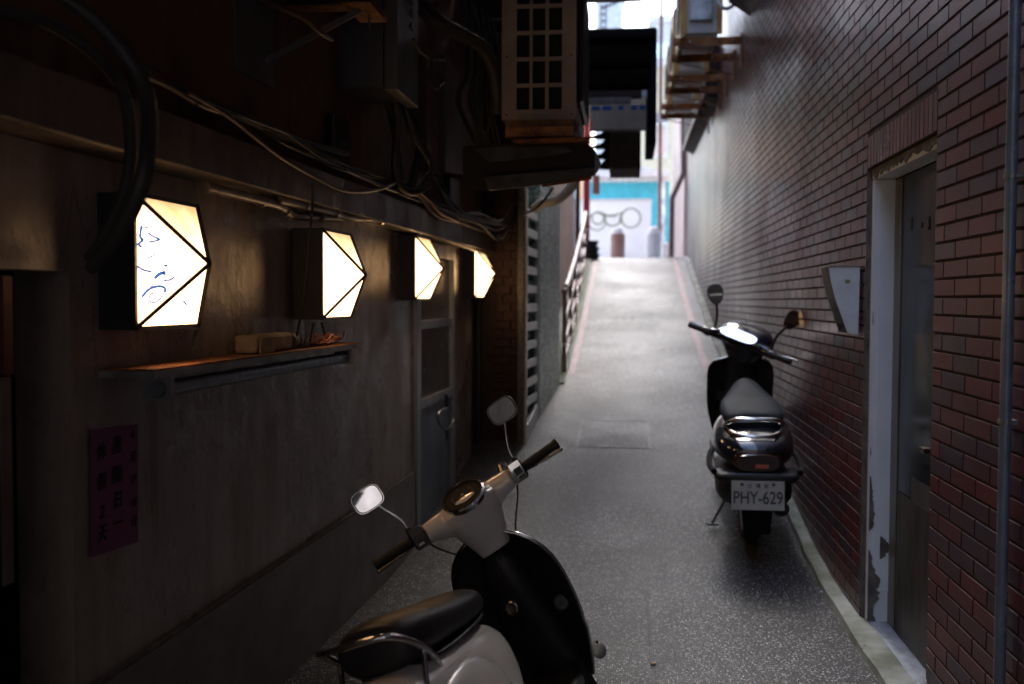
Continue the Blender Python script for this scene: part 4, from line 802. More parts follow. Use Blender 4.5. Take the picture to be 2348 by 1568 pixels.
# dark and red posts by the crest
m = MB(); m.box(-.86, -.78, 16.3, 16.4, 1.9, 6.5); tag(m.build('dark_post', 'darkgrey'), 'dark square post left of the red post', 'post')
rd = thing('red_column', 'bright red painted column at the top of the ramp', 'column', (-.70, 17.2, 2.15))
m = MB(); m.box(-.765, -.655, 17.15, 17.27, 2.12, 6); m.build('shaft', 'red', rd, bevel=.01); m = MB(); m.box(-.62, -.50, 17.6, 17.7, 3.27, 3.6); m.build('side_box', 'brown', rd)
tb = thing('stacked_tubs', 'black rubber tubs stacked at the foot of the red column', 'tubs', (-.62, 17.0, 2.1))
for k, (r_, z) in enumerate(((.15, 2.09), (.14, 2.20), (.125, 2.31))): m = MB(); m.lathe([(r_*.8, 0), (r_, .09), (r_+.012, .095), (r_+.012, .107), (r_*.5, .108)], (-.62, 17.0, z), n=20); m.build('tub', 'black', tb, smooth=40)

# ------------------------------------------------------------------ black sign box hanging over the alley
sb = thing('sign_box', 'large black framed box with dark boards and a blue edged panel hanging over the alley', 'sign box', (-.2, 9.5, 2.6))
def zY(py, Y=9.5): return atY(1430, py, Y).z
zt, z1_, z2_, z3_, z4_ = zY(62), zY(120), zY(222), zY(240), zY(296)
m = MB(); m.box(-.95, .258, 9.5, 10.6, z1_, zt); m.build('top_band', 'matte', sb, bevel=.03)
m = MB(); m.box(.168, .258, 9.502, 10.6, zY(330), z1_-.001); m.build('side_frame', 'matte', sb, bevel=.012)
for k in range(3):
    h = (z1_-z2_)/3; m = MB(); m.box(-.95, .12, 9.56+.004*k, 9.6, z2_+k*h+.01, z2_+(k+1)*h-.006); m.build('board', 'wood', sb)
m = MB(); m.box(-.95, .166, 9.62, 10.55, z2_+.002, z1_-.002); m.build('inner_box', 'black', sb)
m = MB(); m.box(.121, .166, 9.53, 9.6, z2_, z1_-.01); m.build('grey_upright', 'frost', sb)
m = MB(); m.box(-.95, .02, 9.50, 9.54, z3_, z2_-.004); m.build('pale_strip', 'galv', sb)
m = MB(); m.add([(-.36, 9.50, z4_), (.162, 9.50, z4_), (.162, 9.50, z3_-.06), (-.36, 9.50, z3_-.06)], [(0, 1, 2, 3)]); m.build('panel', 'polysheet', sb)
m = MB(); m.box(-.36, .162, 9.49, 9.51, z4_-.02, z4_-.001); m.build('panel_rail', 'galv', sb)
m = MB(); m.add([(-.36, 9.50, z3_-.058), (.162, 9.50, z3_-.058), (.162, 9.50, z3_-.004), (-.36, 9.50, z3_-.004)], [(0, 1, 2, 3)]); m.build('top_edge', 'polysheet', sb)
for a, b in ((-.35, -.27), (-.25, -.16), (-.10, -.05), (.02, .075), (.10, .155)): m = MB(); m.add([(a, 9.497, z3_-.05), (b, 9.497, z3_-.05), (b, 9.497, z3_-.01), (a, 9.497, z3_-.01)], [(0, 1, 2, 3)]); m.build('blue_mark', 'bluesheet', sb)
m = MB(); zb = zY(385)
for k in range(6): m.box(-.185, .092, 9.60, 10.3, zb+k*(z4_-zb)/6+.004, zb+(k+1)*(z4_-zb)/6-.003)
m.build('lower_boards', 'gwood', sb)
m = MB(); m.box(.093, .115, 9.59, 10.3, zb, z4_-.003); m.build('lower_frame', 'matte', sb)
fn = MB()
for k in range(4):
    ya, yb, yt = 297+k*23, 297+(k+1)*23, 300+k*23
    P = [atY(1386, ya, 9.7), atY(1406, ya, 9.7), atY(1406, yb+.5, 9.7), atY(1345, yb-3, 9.7), atY(1345, yb-6, 9.7), atY(1378, yb-14, 9.7)]
    fn.prism([(p.x, 9.7, p.z) for p in P], (0, .03, 0))
fn.build('triangular_fins', 'matte', sb)
m = MB(); m.box(-.95, -.90, 9.5, 10.5, 2.4, zt-.1); m.build('mounting_plate', 'darkgrey', sb)
m = MB(); m.box(-1.0, -.2, 10.1, 10.16, zt-.02, zt+.05); m.build('hanger', 'darkgrey', sb)

m = MB()  # slab added to shade the ground on the left, arms added to hold it
for k in range(7): m.box(-.42, .19, 7.5+k*.27, 7.75+k*.27, 3.36+.01*(k % 2), 3.38+.01*(k % 2))
for y_ in (7.6, 8.4, 9.2): m.box(-1.1, .18, y_, y_+.03, 3.32, 3.358)
tag(m.build('awning', 'matte'), 'flat black slab added for shade over the cream grille before the sign box', 'awning')
# ------------------------------------------------------------------ beyond the crest
ww_ = thing('low_wall', 'off white street wall with sprayed green rings beyond the ramp', 'wall', (-1.2, 24, 2.16))
m = MB(); m.box(-1.6, .545, 24, 24.2, 2.1, 3.78); m.build('wall', 'wallwhite', ww_); m = MB(); m.box(-1.6, .56, 23.97, 24.23, 3.782, 3.83); m.build('coping', 'cap', ww_)
m = MB()
def loop(cx, cy, rx, ry, w_=.016, a0=0, a1=6.4):
    m.tube([Vector((p.x, 23.996, p.z)) for p in [atY(cx+rx*math.cos(a), cy+ry*math.sin(a), 24) for a in np.linspace(a0, a1, 30)]], w_, 6)
loop(1370, 500, 14, 14); loop(1368, 508, 20, 20, .014); loop(1404, 502, 18, 16, .018, -.3, 3.6); loop(1446, 500, 22, 22); m.tube([atY(1378, 488, 23.996), atY(1392, 495, 23.996), atY(1410, 494, 23.996), atY(1425, 487, 23.996), atY(1420, 512, 23.996)], .025, 6); m.build('sprayed_rings', 'olive', ww_)
tl = thing('teal_shed', 'teal corrugated shed with a scalloped white awning edge behind the low wall', 'shed', (0, 26, 2.16))
m = MB(); m.box(-1.15, 1.02, 25.5, 28, 2.1, 4.42); m.build('cladding', 'teal', tl); m = MB(); m.box(.79, .93, 25.46, 25.495, 2.1, 4.4); m.build('corner_strip', 'frost', tl)
m = MB()
for k in range(13): m.lathe([(.11, 0), (.11, .3)], (-1.02+k*.16, 25.3, 4.50), (0, 1, 0), 12)
m.box(-1.15, 1.02, 25.2, 25.7, 4.50, 4.66); m.build('scalloped_awning', 'cap', tl); m = MB(); m.prism([(-1.0, 25.7, 4.66), (-.2, 25.7, 5.0), (.9, 25.7, 4.66)], (0, 2, 0)); m.build('gable', 'pale', tl)
def bollard(x, y, z, lab, mat):
    t = thing('bollard', lab, 'bollard', (x, y, z), 'granite bollards at the top of the ramp')
    m = MB(); m.lathe([(.13, 0), (.135, .02), (.135, .50), (.12, .505)], (x, y, z), n=24); m.build('shaft', mat, t, smooth=40)
    m = MB(); m.lathe([(.11, .506), (.11, .54), (.095, .59), (.06, .635), (.0, .65)], (x, y, z), n=24); m.build('cap', 'cap', t, smooth=50)
bollard(-.19, 19, 2.16, 'brown granite bollard with pale cap at the top of the ramp', 'brown'); bollard(.49, 19, 2.16, 'pale grey granite bollard at the top of the ramp', 'greyg')
m = MB(); m.box(.66, .84, 20, 20.2, 2.16, 2.56); tag(m.build('white_box', 'cap', bevel=.04), 'small white box right of the grey bollard', 'box')
po = thing('utility_pole', 'thin brown utility pole standing in the street beyond the bollards', 'pole', (.645, 21, 2.16)); m = MB(); m.tube([(.645, 21, 2.1), (.645, 21, 9)], .04, 12); m.build('shaft', 'brown', po, smooth=40); m = MB(); m.box(.50, .78, 20.95, 21.05, 5.1, 5.28); m.build('lamp_box', 'greyg', po)
def building(name, lab, x0, x1, y0, y1, h, mat, wins, trim='cap'):
    t = thing(name, lab, 'building', ((x0+x1)/2, (y0+y1)/2, 2.16)); m = MB(); m.box(x0, x1, y0, y1, 2.1, h); m.build('walls', mat, t); m = MB(); m.box(x0-.1, x1+.1, y0-.1, y1+.1, h+.002, h+.3); m.build('roof_edge', trim, t)
    for a, b, c_, d in wins:
        m = MB(); m.box(a, b, y0-.06, y0-.002, c_, d); wn = m.build('window', trim, t); m = MB(); m.box(a+.06, b-.06, y0-.075, y0-.061, c_+.06, d-.06); m.build('pane', 'visor', wn)
building('cream_house', 'cream building behind the teal shed, seen right of the black box', .2, 3.6, 34, 40, 9.2, 'cream', [(.7, 1.3, 6.2, 7.4), (1.7, 2.4, 6.2, 7.4)])
building('pale_tower', 'pale grey block at the top centre of the view', .9, 4.0, 44, 50, 13.4, 'pale', [(1.1, 1.7, 9.5, 10.6), (1.1, 1.7, 11.5, 12.6)])
building('orange_house', 'orange fronted house far down the street on the left', -10, -2.4, 60, 66, 12.7, 'orangeb', [(-6.4, -4.6, 6.0, 8.2), (-4.0, -2.9, 6.0, 8.2)])
building('white_block', 'white rooftop block above the black sign box', -1.2, -.25, 36, 39, 12.6, 'pale', [(-.95, -.5, 9.2, 10.4)])
an = thing('antenna_mast', 'dark lattice mast with a lamp arm above the black sign box', 'mast', (-.65, 35.5, 12.2)); m = MB(); a = atY(1383, 60, 35); m.tube([(a.x-.08, 35, a.z-1.5), (a.x-.08, 35, a.z+.75)], .03, 6); m.tube([(a.x+.08, 35, a.z-1.5), (a.x+.08, 35, a.z+.75)], .03, 6)
for k in range(9): m.box(a.x-.11, a.x+.11, 34.97, 35.03, a.z-1.3+k*.24, a.z-1.25+k*.24)
m.bar((a.x-.1, 35, a.z+.6), (a.x+.6, 35, a.z+.85), .06, .08); m.build('lattice', 'darkgrey', an)
# a leafy tree on the orange house's left, mirrored in the glazed tiles
tr = thing('street_tree', 'leafy green street tree in front of the orange house', 'tree', (-4.5, 57, 2.16))
m = MB(); m.tube([(-4.7, 57, 2.1), (-4.6, 57, 8), (-4.5, 57, 12.6)], [.3, .22, .1], 10); m.tube([(-4.6, 57, 10.5), (-3.5, 57, 13)], [.1, .04], 6); m.tube([(-4.6, 57, 10.2), (-6, 57, 13)], [.1, .04], 6); m.build('trunk', 'bark', tr)
m = MB()
for k in range(2600):
    a = random.uniform(0, 6.28); rr = random.random()**.5; c0 = Vector((-4.7+math.cos(a)*rr*2.4, 57+math.sin(a)*rr*1.6, 13.0+random.gauss(0, .8)))
    if (int(c0.x*2.2)+int(c0.z*2.2)) % 3 == 0 and random.random() < .6: continue
    u_ = Vector((random.gauss(0, 1), random.gauss(0, 1), random.gauss(0, 1))).normalized()*.15; v_ = Vector((random.gauss(0, 1), random.gauss(0, 1), random.gauss(0, 1))).normalized()*.11
    m.add([c0-u_, c0+v_, c0+u_, c0-v_], [(0, 1, 2, 3)])
me = bpy.data.meshes.new('crown'); me.from_pydata([tuple(v-ORG[tr.name]) for v in m.v], [], m.f); me.materials.append(M['leaf']); cr = bpy.data.objects.new('crown', me); C.objects.link(cr); cr.parent = tr
# right-hand building past the downpipe
building('corner_house', 'pale pinkish house past the downpipe on the right', 1.05, 5, 19.2, 24, 9, 'tan', [])

# ================================================================== SCOOTERS (local frame: x right, y forward, origin under the rear axle)
def sel(y, z, hw, hh, e=2.6, n=20, cx=0, tilt=0):          # superellipse ring in the x-z plane
    P = []
    for i in range(n):
        a = 2*math.pi*i/n; c, s_ = math.cos(a), math.sin(a); x = hw*abs(c)**(2/e)*(1 if c > 0 else -1); q = hh*abs(s_)**(2/e)*(1 if s_ > 0 else -1)
        P.append(Vector((cx+x, y+q*tilt, z+q)))
    return P
def selz(z, y, hw, hd, e=2.4, n=20):                       # ring in the x-y plane
    P = []
    for i in range(n):
        a = 2*math.pi*i/n; c, s_ = math.cos(a), math.sin(a); P.append(Vector((hw*abs(c)**(2/e)*(1 if c > 0 else -1), y+hd*abs(s_)**(2/e)*(1 if s_ > 0 else -1), z)))
    return P
def wheel(t, y, z, r, w_, xf=None, disc=True):
    m = MB(); m.lathe([(r-.055, -w_*.42), (r-.02, -w_/2), (r-.004, -w_*.3), (r, 0), (r-.004, w_*.3), (r-.02, w_/2), (r-.055, w_*.42)], (0, y, z), (1, 0, 0), 36); ty_ = m.build('wheel', 'rubber', t, smooth=60, xf=xf, world=False)
    m = MB(); m.lathe([(r-.07, -w_*.45), (r-.055, -w_*.43), (r-.055, w_*.43), (r-.07, w_*.45), (.03, w_*.3), (.03, -w_*.3)], (0, y, z), (1, 0, 0), 28); m.build('rim', 'alu', ty_, smooth=40, xf=xf, world=False)
    return ty_
def steer_xf(ang, o=(0, .78, .95), rake=27):
    ax = Vector((0, -math.sin(R(rake)), math.cos(R(rake)))); rot = Matrix.Rotation(ang, 3, ax); o = Vector(o); return lambda p: o+rot @ (Vector(p)-o)
def aim(loc, eul, s, xf, c, r):                            # mirror normal that shows the driver's-eye viewer what lies along r
    from mathutils import Euler
    rot = Euler(eul).to_matrix(); o = xf(Vector((0, 0, 0))); L = Matrix([xf(Vector(e))-o for e in ((1, 0, 0), (0, 1, 0), (0, 0, 1))]).transposed()
    pw = Vector(loc)+rot @ (xf(Vector(c))*s); d = (pw-EYE).normalized(); n = (Vector(r).normalized()-d).normalized(); return (rot @ L).inverted() @ n
def mirror(t, base, mid, c, nrm, upv, hw, hh, xf, stalkmat, rimmat, rad, shape='rect', backmat='black'):
    st = MB(); st.tube(smooth([base, mid, (Vector(mid)+Vector(c))/2+Vector((0, .004, -.0)), Vector(c)+Vector(nrm).normalized()*-.012], 5), rad, 8); mr = st.build('mirror', stalkmat, t, smooth=60, xf=xf, world=False)
    n_ = Vector(nrm).normalized(); u = Vector(upv); u = (u-n_*u.dot(n_)).normalized(); s_ = u.cross(n_); c = Vector(c)
    def ringp(k, off):
        P = []
        for i in range(28):
            a = 2*math.pi*i/28; e = 3.4 if shape == 'rect' else 2.2; cc, ss = math.cos(a), math.sin(a); x = abs(cc)**(2/e)*(1 if cc > 0 else -1)*hw*k; y = abs(ss)**(2/e)*(1 if ss > 0 else -1)*hh*k
            if shape == 'egg': x *= 1+.18*ss
            P.append(c+s_*x+u*y+n_*off)
        return P
    m = MB(); m.loft([ringp(.3, -.022), ringp(.75, -.018), ringp(.97, -.006), ringp(1.0, .0), ringp(.985, .0035), ringp(.93, .0035)]); m.build('shell', rimmat, mr, smooth=50, xf=xf, world=False)
    m = MB(); P = ringp(.935, .0042); m.add(P, [tuple(range(len(P)))]); m.build('bezel', 'black', mr, xf=xf, world=False)
    m = MB(); P = ringp(.875, .0052); m.add(P, [tuple(range(len(P)))]); m.build('glass', 'mirror', mr, xf=xf, world=False)
def place(t, x, y, z, yaw, lean, s, pitch=0): t.location = (x, y, z); t.rotation_euler = (R(pitch), -R(lean), R(yaw)); t.scale = (s, s, s)

# ---- white scooter
ws = thing('scooter', 'white retro scooter with chrome mirrors leaning beside the plaster wall', 'scooter')
XS = steer_xf(R(WS_STEER := 29)); B = dict(world=False)
m = MB(); m.loft([sel(-.40, .55, .07, .07), sel(-.33, .545, .125, .12), sel(-.18, .52, .165, .165), sel(.0, .50, .18, .19), sel(.2, .49, .175, .185), sel(.36, .48, .15, .175), sel(.47, .47, .12, .16)]); wb = m.build('rear_body', 'white', ws, sub=2, **B)
for s_ in (-1, 1):
    m = MB(); m.ell((s_*.150, -.02, .44), (.065, .27, .185), 24, 14); m.build('side_cowl', 'white', ws, smooth=80, **B)
m = MB(); m.loft([sel(-.17, .745, .09, .055, 2.4), sel(-.155, .75, .120, .075, 2.4), sel(-.06, .745, .146, .078, 2.5), sel(.08, .732, .154, .066, 2.5), sel(.22, .722, .145, .062, 2.4), sel(.34, .712, .122, .058, 2.3), sel(.43, .702, .09, .052, 2.2), sel(.47, .69, .05, .035, 2.2)]); st_ = m.build('seat', 'vinyl', ws, sub=2, **B)
m = MB(); m.loft([sel(-.14, .672, .12, .012), sel(.05, .668, .15, .014), sel(.3, .665, .125, .014), sel(.47, .66, .07, .012)]); m.build('seat_base', 'black', st_, sub=1, **B)
m = MB(); q = smooth([(.125, -.06, .64), (.135, -.10, .69), (.132, -.17, .745), (.10, -.225, .785), (.03, -.245, .795), (-.06, -.245, .795), (-.12, -.215, .795), (-.158, -.14, .775), (-.162, -.05, .71), (-.155, .02, .64)], 6); m.tube(q, .0095, 12); m.tube([(.128, -.12, .71), (.13, -.20, .58)], .008, 10); m.tube([(-.165, -.06, .745), (-.155, -.14, .60)], .008, 10); m.build('grab_rail', 'chrome', ws, smooth=60, **B)
# leg shield: black inner face, white outer face, bright trim
def shield(zt=.86, zb=.22, hw=.235, y0=.90, slope=.30, n=15, k=18, dy=0.0, sc=1.0, ex=2.4):
    G = []
    for i in range(k):
        t_ = i/(k-1); z = zb+(zt-zb)*t_; top = max(0, (t_-.62)/.38); w_ = hw*sc*(math.sqrt(max(0, 1-top**ex))*.999+.001)*(.42+.58*math.sin(math.pi*min(.5, t_*.72+.09)))
        if i == k-1: w_ = hw*.25*sc
        yc = y0+slope*(1-t_)*(.55 if t_ > .3 else .62)-.05*t_; row = []
        for j in range(n):
            u = -1+2*j/(n-1); row.append(Vector((w_*u, yc-.075*abs(u)**2.2+dy, z)))
        G.append(row)
    return G
def sheet(m, G1, G2):
    k, n = len(G1), len(G1[0]); b = len(m.v)
    for G in (G1, G2):
        for r_ in G: m.v += r_
    o = k*n
    for i in range(k-1):
        for j in range(n-1): m.f.append((b+i*n+j, b+i*n+j+1, b+(i+1)*n+j+1, b+(i+1)*n+j)); m.f.append((b+o+i*n+j, b+o+(i+1)*n+j, b+o+(i+1)*n+j+1, b+o+i*n+j+1))
    edge = [i*n for i in range(k)]+[(k-1)*n+j for j in range(1, n)]+[i*n+n-1 for i in range(k-2, -1, -1)]+[j for j in range(n-2, 0, -1)]
    for a, c in zip(edge, edge[1:]+edge[:1]): m.f.append((b+a, b+c, b+o+c, b+o+a))
    return m
G = shield(hw=.212); G2 = shield(hw=.212, dy=.018)
m = MB(); sheet(m, G, G2); ls = m.build('leg_shield', 'black', ws, smooth=50, **B)
m = MB(); sheet(m, shield(hw=.212, dy=.030, sc=.97), shield(hw=.212, dy=.06, sc=.88)); m.build('front_panel', 'white', ws, smooth=50, **B)
m = MB(); E_ = [G2[i][0] for i in range(18)]+G2[17][1:-1]+[G2[i][-1] for i in range(17, -1, -1)]; m.tube(E_, .0065, 8); m.build('chrome_trim', 'chrome', ls, smooth=60, **B)
m = MB(); m.loft([selz(.24, 1.0, .12, .08), selz(.40, .97, .115, .085), selz(.55, .92, .10, .085), selz(.68, .875, .085, .075), selz(.80, .845, .06, .055)]); m.build('inner_cover', 'black', ls, sub=1, **B)
m = MB(); m.lathe([(.026, 0), (.026, .010), (.020, .014), (.012, .013)], (.0, .815, .575), (0, -1, .15), 20); m.build('ignition_lock', 'chrome_dirty', ls, smooth=40, **B)
m = MB(); m.lathe([(.030, 0), (.030, .008), (.022, .012)], G[8][-3]+Vector((-.004, -.014, .003)), (.35, -1, .2), 18); m.build('round_reflector', 'darkgrey', ls, **B)
m = MB()
for x, z in ((.19, .66), (.09, .80), (-.09, .80), (.2, .55), (.2, .34), (-.2, .5)): m.ell((x, .885+.25*(.86-z)-.06*abs(x/.235)**2.2, z), (.007, .004, .007), 8, 6)
m.build('screw', 'darkgrey', ls, **B)
m = MB(); m.loft([sel(.36, .27, .15, .035, 5), sel(.6, .25, .18, .03, 5), sel(.90, .25, .13, .03, 5), sel(.98, .27, .10, .04, 5)]); m.build('floorboard', 'black', ws, smooth=40, **B)
m = MB(); m.loft([selz(.26, 1.17, .03, .03), selz(.6, 1.0, .03, .03), selz(.9, .84, .03, .03)]); m.build('steering_column', 'darkgrey', ws, smooth=50, xf=XS, **B)
m = MB(); m.ell((0, 1.24, .37), (.08, .20, .13), 22, 14); m.build('front_fender', 'white', ws, smooth=80, xf=XS, **B)
wheel(ws, 1.17, .215, .215, .09, xf=XS); wheel(ws, 0, .215, .215, .095)
# headset
hs = MB()
hs.loft([selz(.785, .825, .060, .050), selz(.82, .812, .070, .060), selz(.87, .79, .088, .080), selz(.93, .770, .108, .098), selz(.975, .765, .118, .105), selz(1.005, .780, .105, .092), selz(1.028, .80, .07, .06)])
for s_ in (-1, 1): hs.tube([(s_*.03, .775, .955), (s_*.09, .765, .962), (s_*.14, .745, .97), (s_*.185, .728, .975)], [.066, .054, .043, .035], 14)
hs.ell((0, .865, .945), (.082, .06, .082), 16, 10)
hd_ = hs.build('headset', 'white', ws, remesh=.0055, xf=XS, **B)
dn = Vector((0, -.70, 1)).normalized()
m = MB(); m.lathe([(.082, -.012), (.083, .004), (.077, .010), (.072, .010), (.070, .003), (.001, .003)], (0, .712, 1.012), dn, 32); mt_ = m.build('speedometer', 'chrome', hd_, smooth=40, xf=XS, **B)
m = MB(); m.lathe([(.070, 0), (.070, .001)], Vector((0, .712, 1.012))+dn*.0035, dn, 28); m.build('dial', 'dial', mt_, xf=XS, **B)
m = MB(); c0 = Vector((0, .712, 1.012))+dn*.006; e1 = Vector((1, 0, 0)); e2 = dn.cross(e1)
for k in range(13):
    a = R(-210+k*20); d_ = e1*math.cos(a)-e2*math.sin(a)*-1; m.bar(c0+d_*.036, c0+d_*.044, .0015, .0008, dn)
m.bar(c0, c0+(e1*-.7+e2*-.5)*.035, .002, .001, dn); m.lathe([(.007, 0), (.005, .004)], c0, dn, 10); m.build('dial_marks', 'stickertxt', mt_, xf=XS, **B)
m = MB(); m.obox((.005, .700, .912), (Vector((1, 0, 0)), Vector((0, 1, -.25)).normalized(), Vector((0, .25, 1)).normalized()), (.032, .0015, .011)); sk = m.build('warning_sticker', 'sticker', hd_, xf=XS, **B)
m = MB()
for k in range(4): m.box(-.022, .030-.008*(k % 2), .6965, .698, .904+k*.0045, .9055+k*.0045)
m.build('sticker_print', 'stickertxt', sk, xf=XS, **B)
m = MB(); m.lathe([(.009, 0), (.009, .003)], (.012, .751, .835), (0, -1, -.2), 14); m.build('dark_hole', 'redlens', hd_, xf=XS, **B)
for s_, mt in ((-1, 'black'), (1, 'chrome')):
    m = MB(); m.loft([[Vector((s_*x, .722+dy_*h, .978+dz_*h)) for dy_, dz_ in ((-1, -1), (0, -1.15), (1, -1), (1.1, 0), (1, 1), (0, 1.15), (-1, 1), (-1.1, 0))] for x, h in ((.180, .026), (.187, .036), (.228, .036), (.235, .028))]); sw = m.build('switch_housing', mt, ws, smooth=30, xf=XS, **B)
    m = MB(); m.box(min(s_*.195, s_*.222), max(s_*.195, s_*.222), .676, .684, .968, .992); m.build('rocker_switch', 'black', sw, xf=XS, bevel=.002, **B)
    m = MB(); m.box(min(s_*.196, s_*.221), max(s_*.196, s_*.221), .677, .685, .950, .962); m.build('button', 'redlens', sw, xf=XS, bevel=.002, **B)
    g_ = []
    for k in range(22): g_ += [(.0182 if k % 2 else .0170, k*.0064)]
    m = MB(); m.lathe([(.014, -.004)]+g_+[(.0205, .142), (.0205, .150), (.013, .152)], (s_*.234, .720, .980), (s_, -.05, .02), 18); m.build('grip', 'rubber', ws, smooth=40, xf=XS, **B)
    m = MB(); m.tube(smooth([(s_*.235, .765, .968), (s_*.28, .785, .962), (s_*.34, .775, .958), (s_*.385, .765, .957)], 5), [.007]*16 if False else .006, 8); m.ell((s_*.387, .765, .957), (.009, .009, .009), 8, 6); m.build('brake_lever', 'chrome_dirty', ws, smooth=60, xf=XS, **B)
    m = MB(); m.lathe([(.011, 0), (.011, .028), (.007, .034)], (s_*.222, .735, .995), (s_*.1, 0, 1), 12); m.build('mirror_boot', 'rubber', sw, xf=XS, **B)
    mirror(ws, (s_*.224, .735, 1.025), (s_*.228, .735, 1.065), (s_*.285, .728, 1.19), aim((-.311, 2.281, 0), (0, -R(22.1), R(-12.3)), .856, XS, (s_*.285, .728, 1.19), (-.55, -1, .10) if s_ > 0 else (.22, -1, .46)), (0, 0, 1), .056, .042, XS, 'chrome', 'chrome', .0045)
for s_ in (-1, 1): m = MB(); m.tube(smooth([(s_*.20, .76, .965), (s_*.17, .86, .90), (s_*.10, .93, .80), (s_*.04, .95, .66)], 6), .0035, 6); m.build('brake_cable', 'wire', ws, smooth=60, xf=XS, **B)
m = MB(); m.lathe([(.02, 0), (.022, .02), (.017, .05), (.019, .05), (.019, .054)], (.17, .79, .985), (.2, .2, 1), 14); m.build('fluid_reservoir', 'chrome_dirty', ws, xf=XS, **B)
m = MB(); m.lathe([(.062, 0), (.068, .01), (.06, .03), (.03, .045)], (0, .90, .945), (0, 1, 0), 24); m.build('headlight', 'amber', ws, smooth=60, xf=XS, **B)
for s_ in (-1, 1): m = MB(); m.ell((s_*.12, 1.18, .26), (.03, .03, .035), 12, 8); m.build('turn_signal', 'amber', ws, smooth=60, **B)
m = MB(); m.ell((0, -.40, .56), (.06, .03, .045), 14, 8); m.build('tail_light', 'redlens', ws, smooth=60, **B)
m = MB(); m.tube([(-.08, .30, .22), (-.24, .22, .03)], .01, 8); m.tube([(.1, -.05, .16), (.12, -.45, .17)], .035, 12); m.build('side_stand', 'darkgrey', ws, smooth=60, **B)
place(ws, -.311, 2.281, 0, -12.3, 22.1, .856)

# ---- black scooter
bs = thing('scooter', 'glossy black scooter with plate PHY-629 parked against the tiled wall, rear on', 'scooter')
XB = steer_xf(R(-33))
m = MB(); m.loft([sel(-.44, .60, .10, .04, 3), sel(-.40, .60, .165, .075, 2.8), sel(-.28, .605, .205, .10, 2.7), sel(-.1, .60, .215, .13, 2.7), sel(.1, .57, .205, .16, 2.7), sel(.3, .52, .17, .18, 2.6), sel(.44, .47, .13, .16, 2.6)]); tb_ = m.build('rear_body', 'blackg', bs, sub=2, **B)
m = MB(); m.loft([sel(-.23, .73, .12, .02, 3), sel(-.215, .735, .150, .045, 2.8), sel(-.12, .74, .168, .052, 2.8), sel(.06, .74, .168, .052, 2.8), sel(.16, .742, .155, .056, 2.3), sel(.28, .755, .115, .062, 2.0), sel(.38, .775, .085, .060, 2.0), sel(.46, .78, .058, .05, 2.0), sel(.52, .765, .03, .02, 2.0)]); m.build('seat', 'gvinyl', bs, sub=2, **B)
m = MB(); q = smooth([(.135, -.10, .70), (.150, -.22, .715), (.125, -.31, .755), (.08, -.335, .77), (-.08, -.335, .77), (-.125, -.31, .755), (-.150, -.22, .715), (-.135, -.10, .70)], 6); m.tube(q, .0125, 12)
q = smooth([(.140, -.2, .70), (.12, -.31, .695), (.06, -.345, .685), (-.06, -.345, .685), (-.12, -.31, .695), (-.140, -.2, .70)], 6); m.tube(q, .011, 12); m.build('grab_rail', 'chrome', bs, smooth=60, **B)
m = MB(); m.loft([sel(-.36, .580, .125, .045, 3.4), sel(-.43, .575, .122, .048, 3.4), sel(-.462, .575, .105, .042, 3.4)]); tl_ = m.build('tail_light', 'redlens', bs, smooth=40, **B)
m = MB(); m.box(-.012, .055, -.466, -.4625, .548, .568); m.build('reflector', 'orangelens', tl_, bevel=.002, **B)
m = MB(); m.loft([sel(-.30, .495, .225, .03, 3), sel(-.40, .490, .222, .038, 3), sel(-.46, .492, .205, .034, 3), sel(-.475, .495, .16, .024, 3)]); m.build('bumper', 'black', bs, sub=1, **B)
m = MB(); m.tube(smooth([(-.19, .05, .52), (-.225, -.15, .53), (-.232, -.30, .515), (-.215, -.42, .515)], 6), .016, 10); m.build('side_guard', 'matte', bs, smooth=60, **B); m = MB(); m.tube(smooth([(.19, .05, .52), (.225, -.15, .53), (.232, -.30, .515), (.215, -.42, .515)], 6), .016, 10); m.build('side_guard', 'matte', bs, smooth=60, **B)
m = MB(); m.hexa([(-.066, -.48, .20), (.066, -.48, .20), (.066, -.465, .20), (-.066, -.465, .20), (-.095, -.43, .46), (.095, -.43, .46), (.095, -.415, .46), (-.095, -.415, .46)]); m.build('mudguard', 'matte', bs, bevel=.01, **B)
m = MB(); m.obox((.0, -.492, .415), (Vector((1, 0, 0)), Vector((0, 1, -.16)).normalized(), Vector((0, .16, 1)).normalized()), (.131, .0015, .074)); pl = m.build('number_plate', 'plate', bs, bevel=.0, **B)
pz = Vector((0, .16, 1)).normalized(); po_ = Vector((0, -.4965, .401))
t1 = text('PHY-629', 'plate_number', 'platetxt', pl, .085, po_, Vector((.80, 0, 0)), pz*1.05, .0006, world=False, bold=.0012)
t2 = text('台  灣  省', 'plate_region', 'platetxt', pl, .026, po_+pz*.062, Vector((1, 0, 0)), pz, .0006, world=False)
m = MB()
for x in (-.078, .078): m.lathe([(.009, 0), (.006, .005)], Vector((x, -.4855, .470)), (0, -1, 0), 10)
m.build('plate_bolt', 'rust', pl, **B)
m = MB(); m.loft([sel(-.42, .44, .15, .05, 3), sel(-.36, .40, .185, .09, 3), sel(-.15, .38, .20, .12, 3), sel(.15, .36, .19, .12, 3)]); m.build('lower_cover', 'black', bs, smooth=50, **B)
m = MB(); m.loft([sel(-.12, .36, .10, .09), sel(.1, .36, .13, .12), sel(.35, .33, .12, .10)]); m.build('engine', 'darkgrey', bs, smooth=50, **B)
m = MB(); m.tube(smooth([(.12, .2, .2), (.14, .0, .22), (.145, -.12, .24), (.15, -.22, .25)], 5), [.02]*5+[.03]*5+[.045]*5+[.04], 14); m.build('exhaust', 'darkgrey', bs, smooth=60, **B)
wheel(bs, 0, .225, .225, .10); wheel(bs, 1.22, .225, .225, .09, xf=XB)
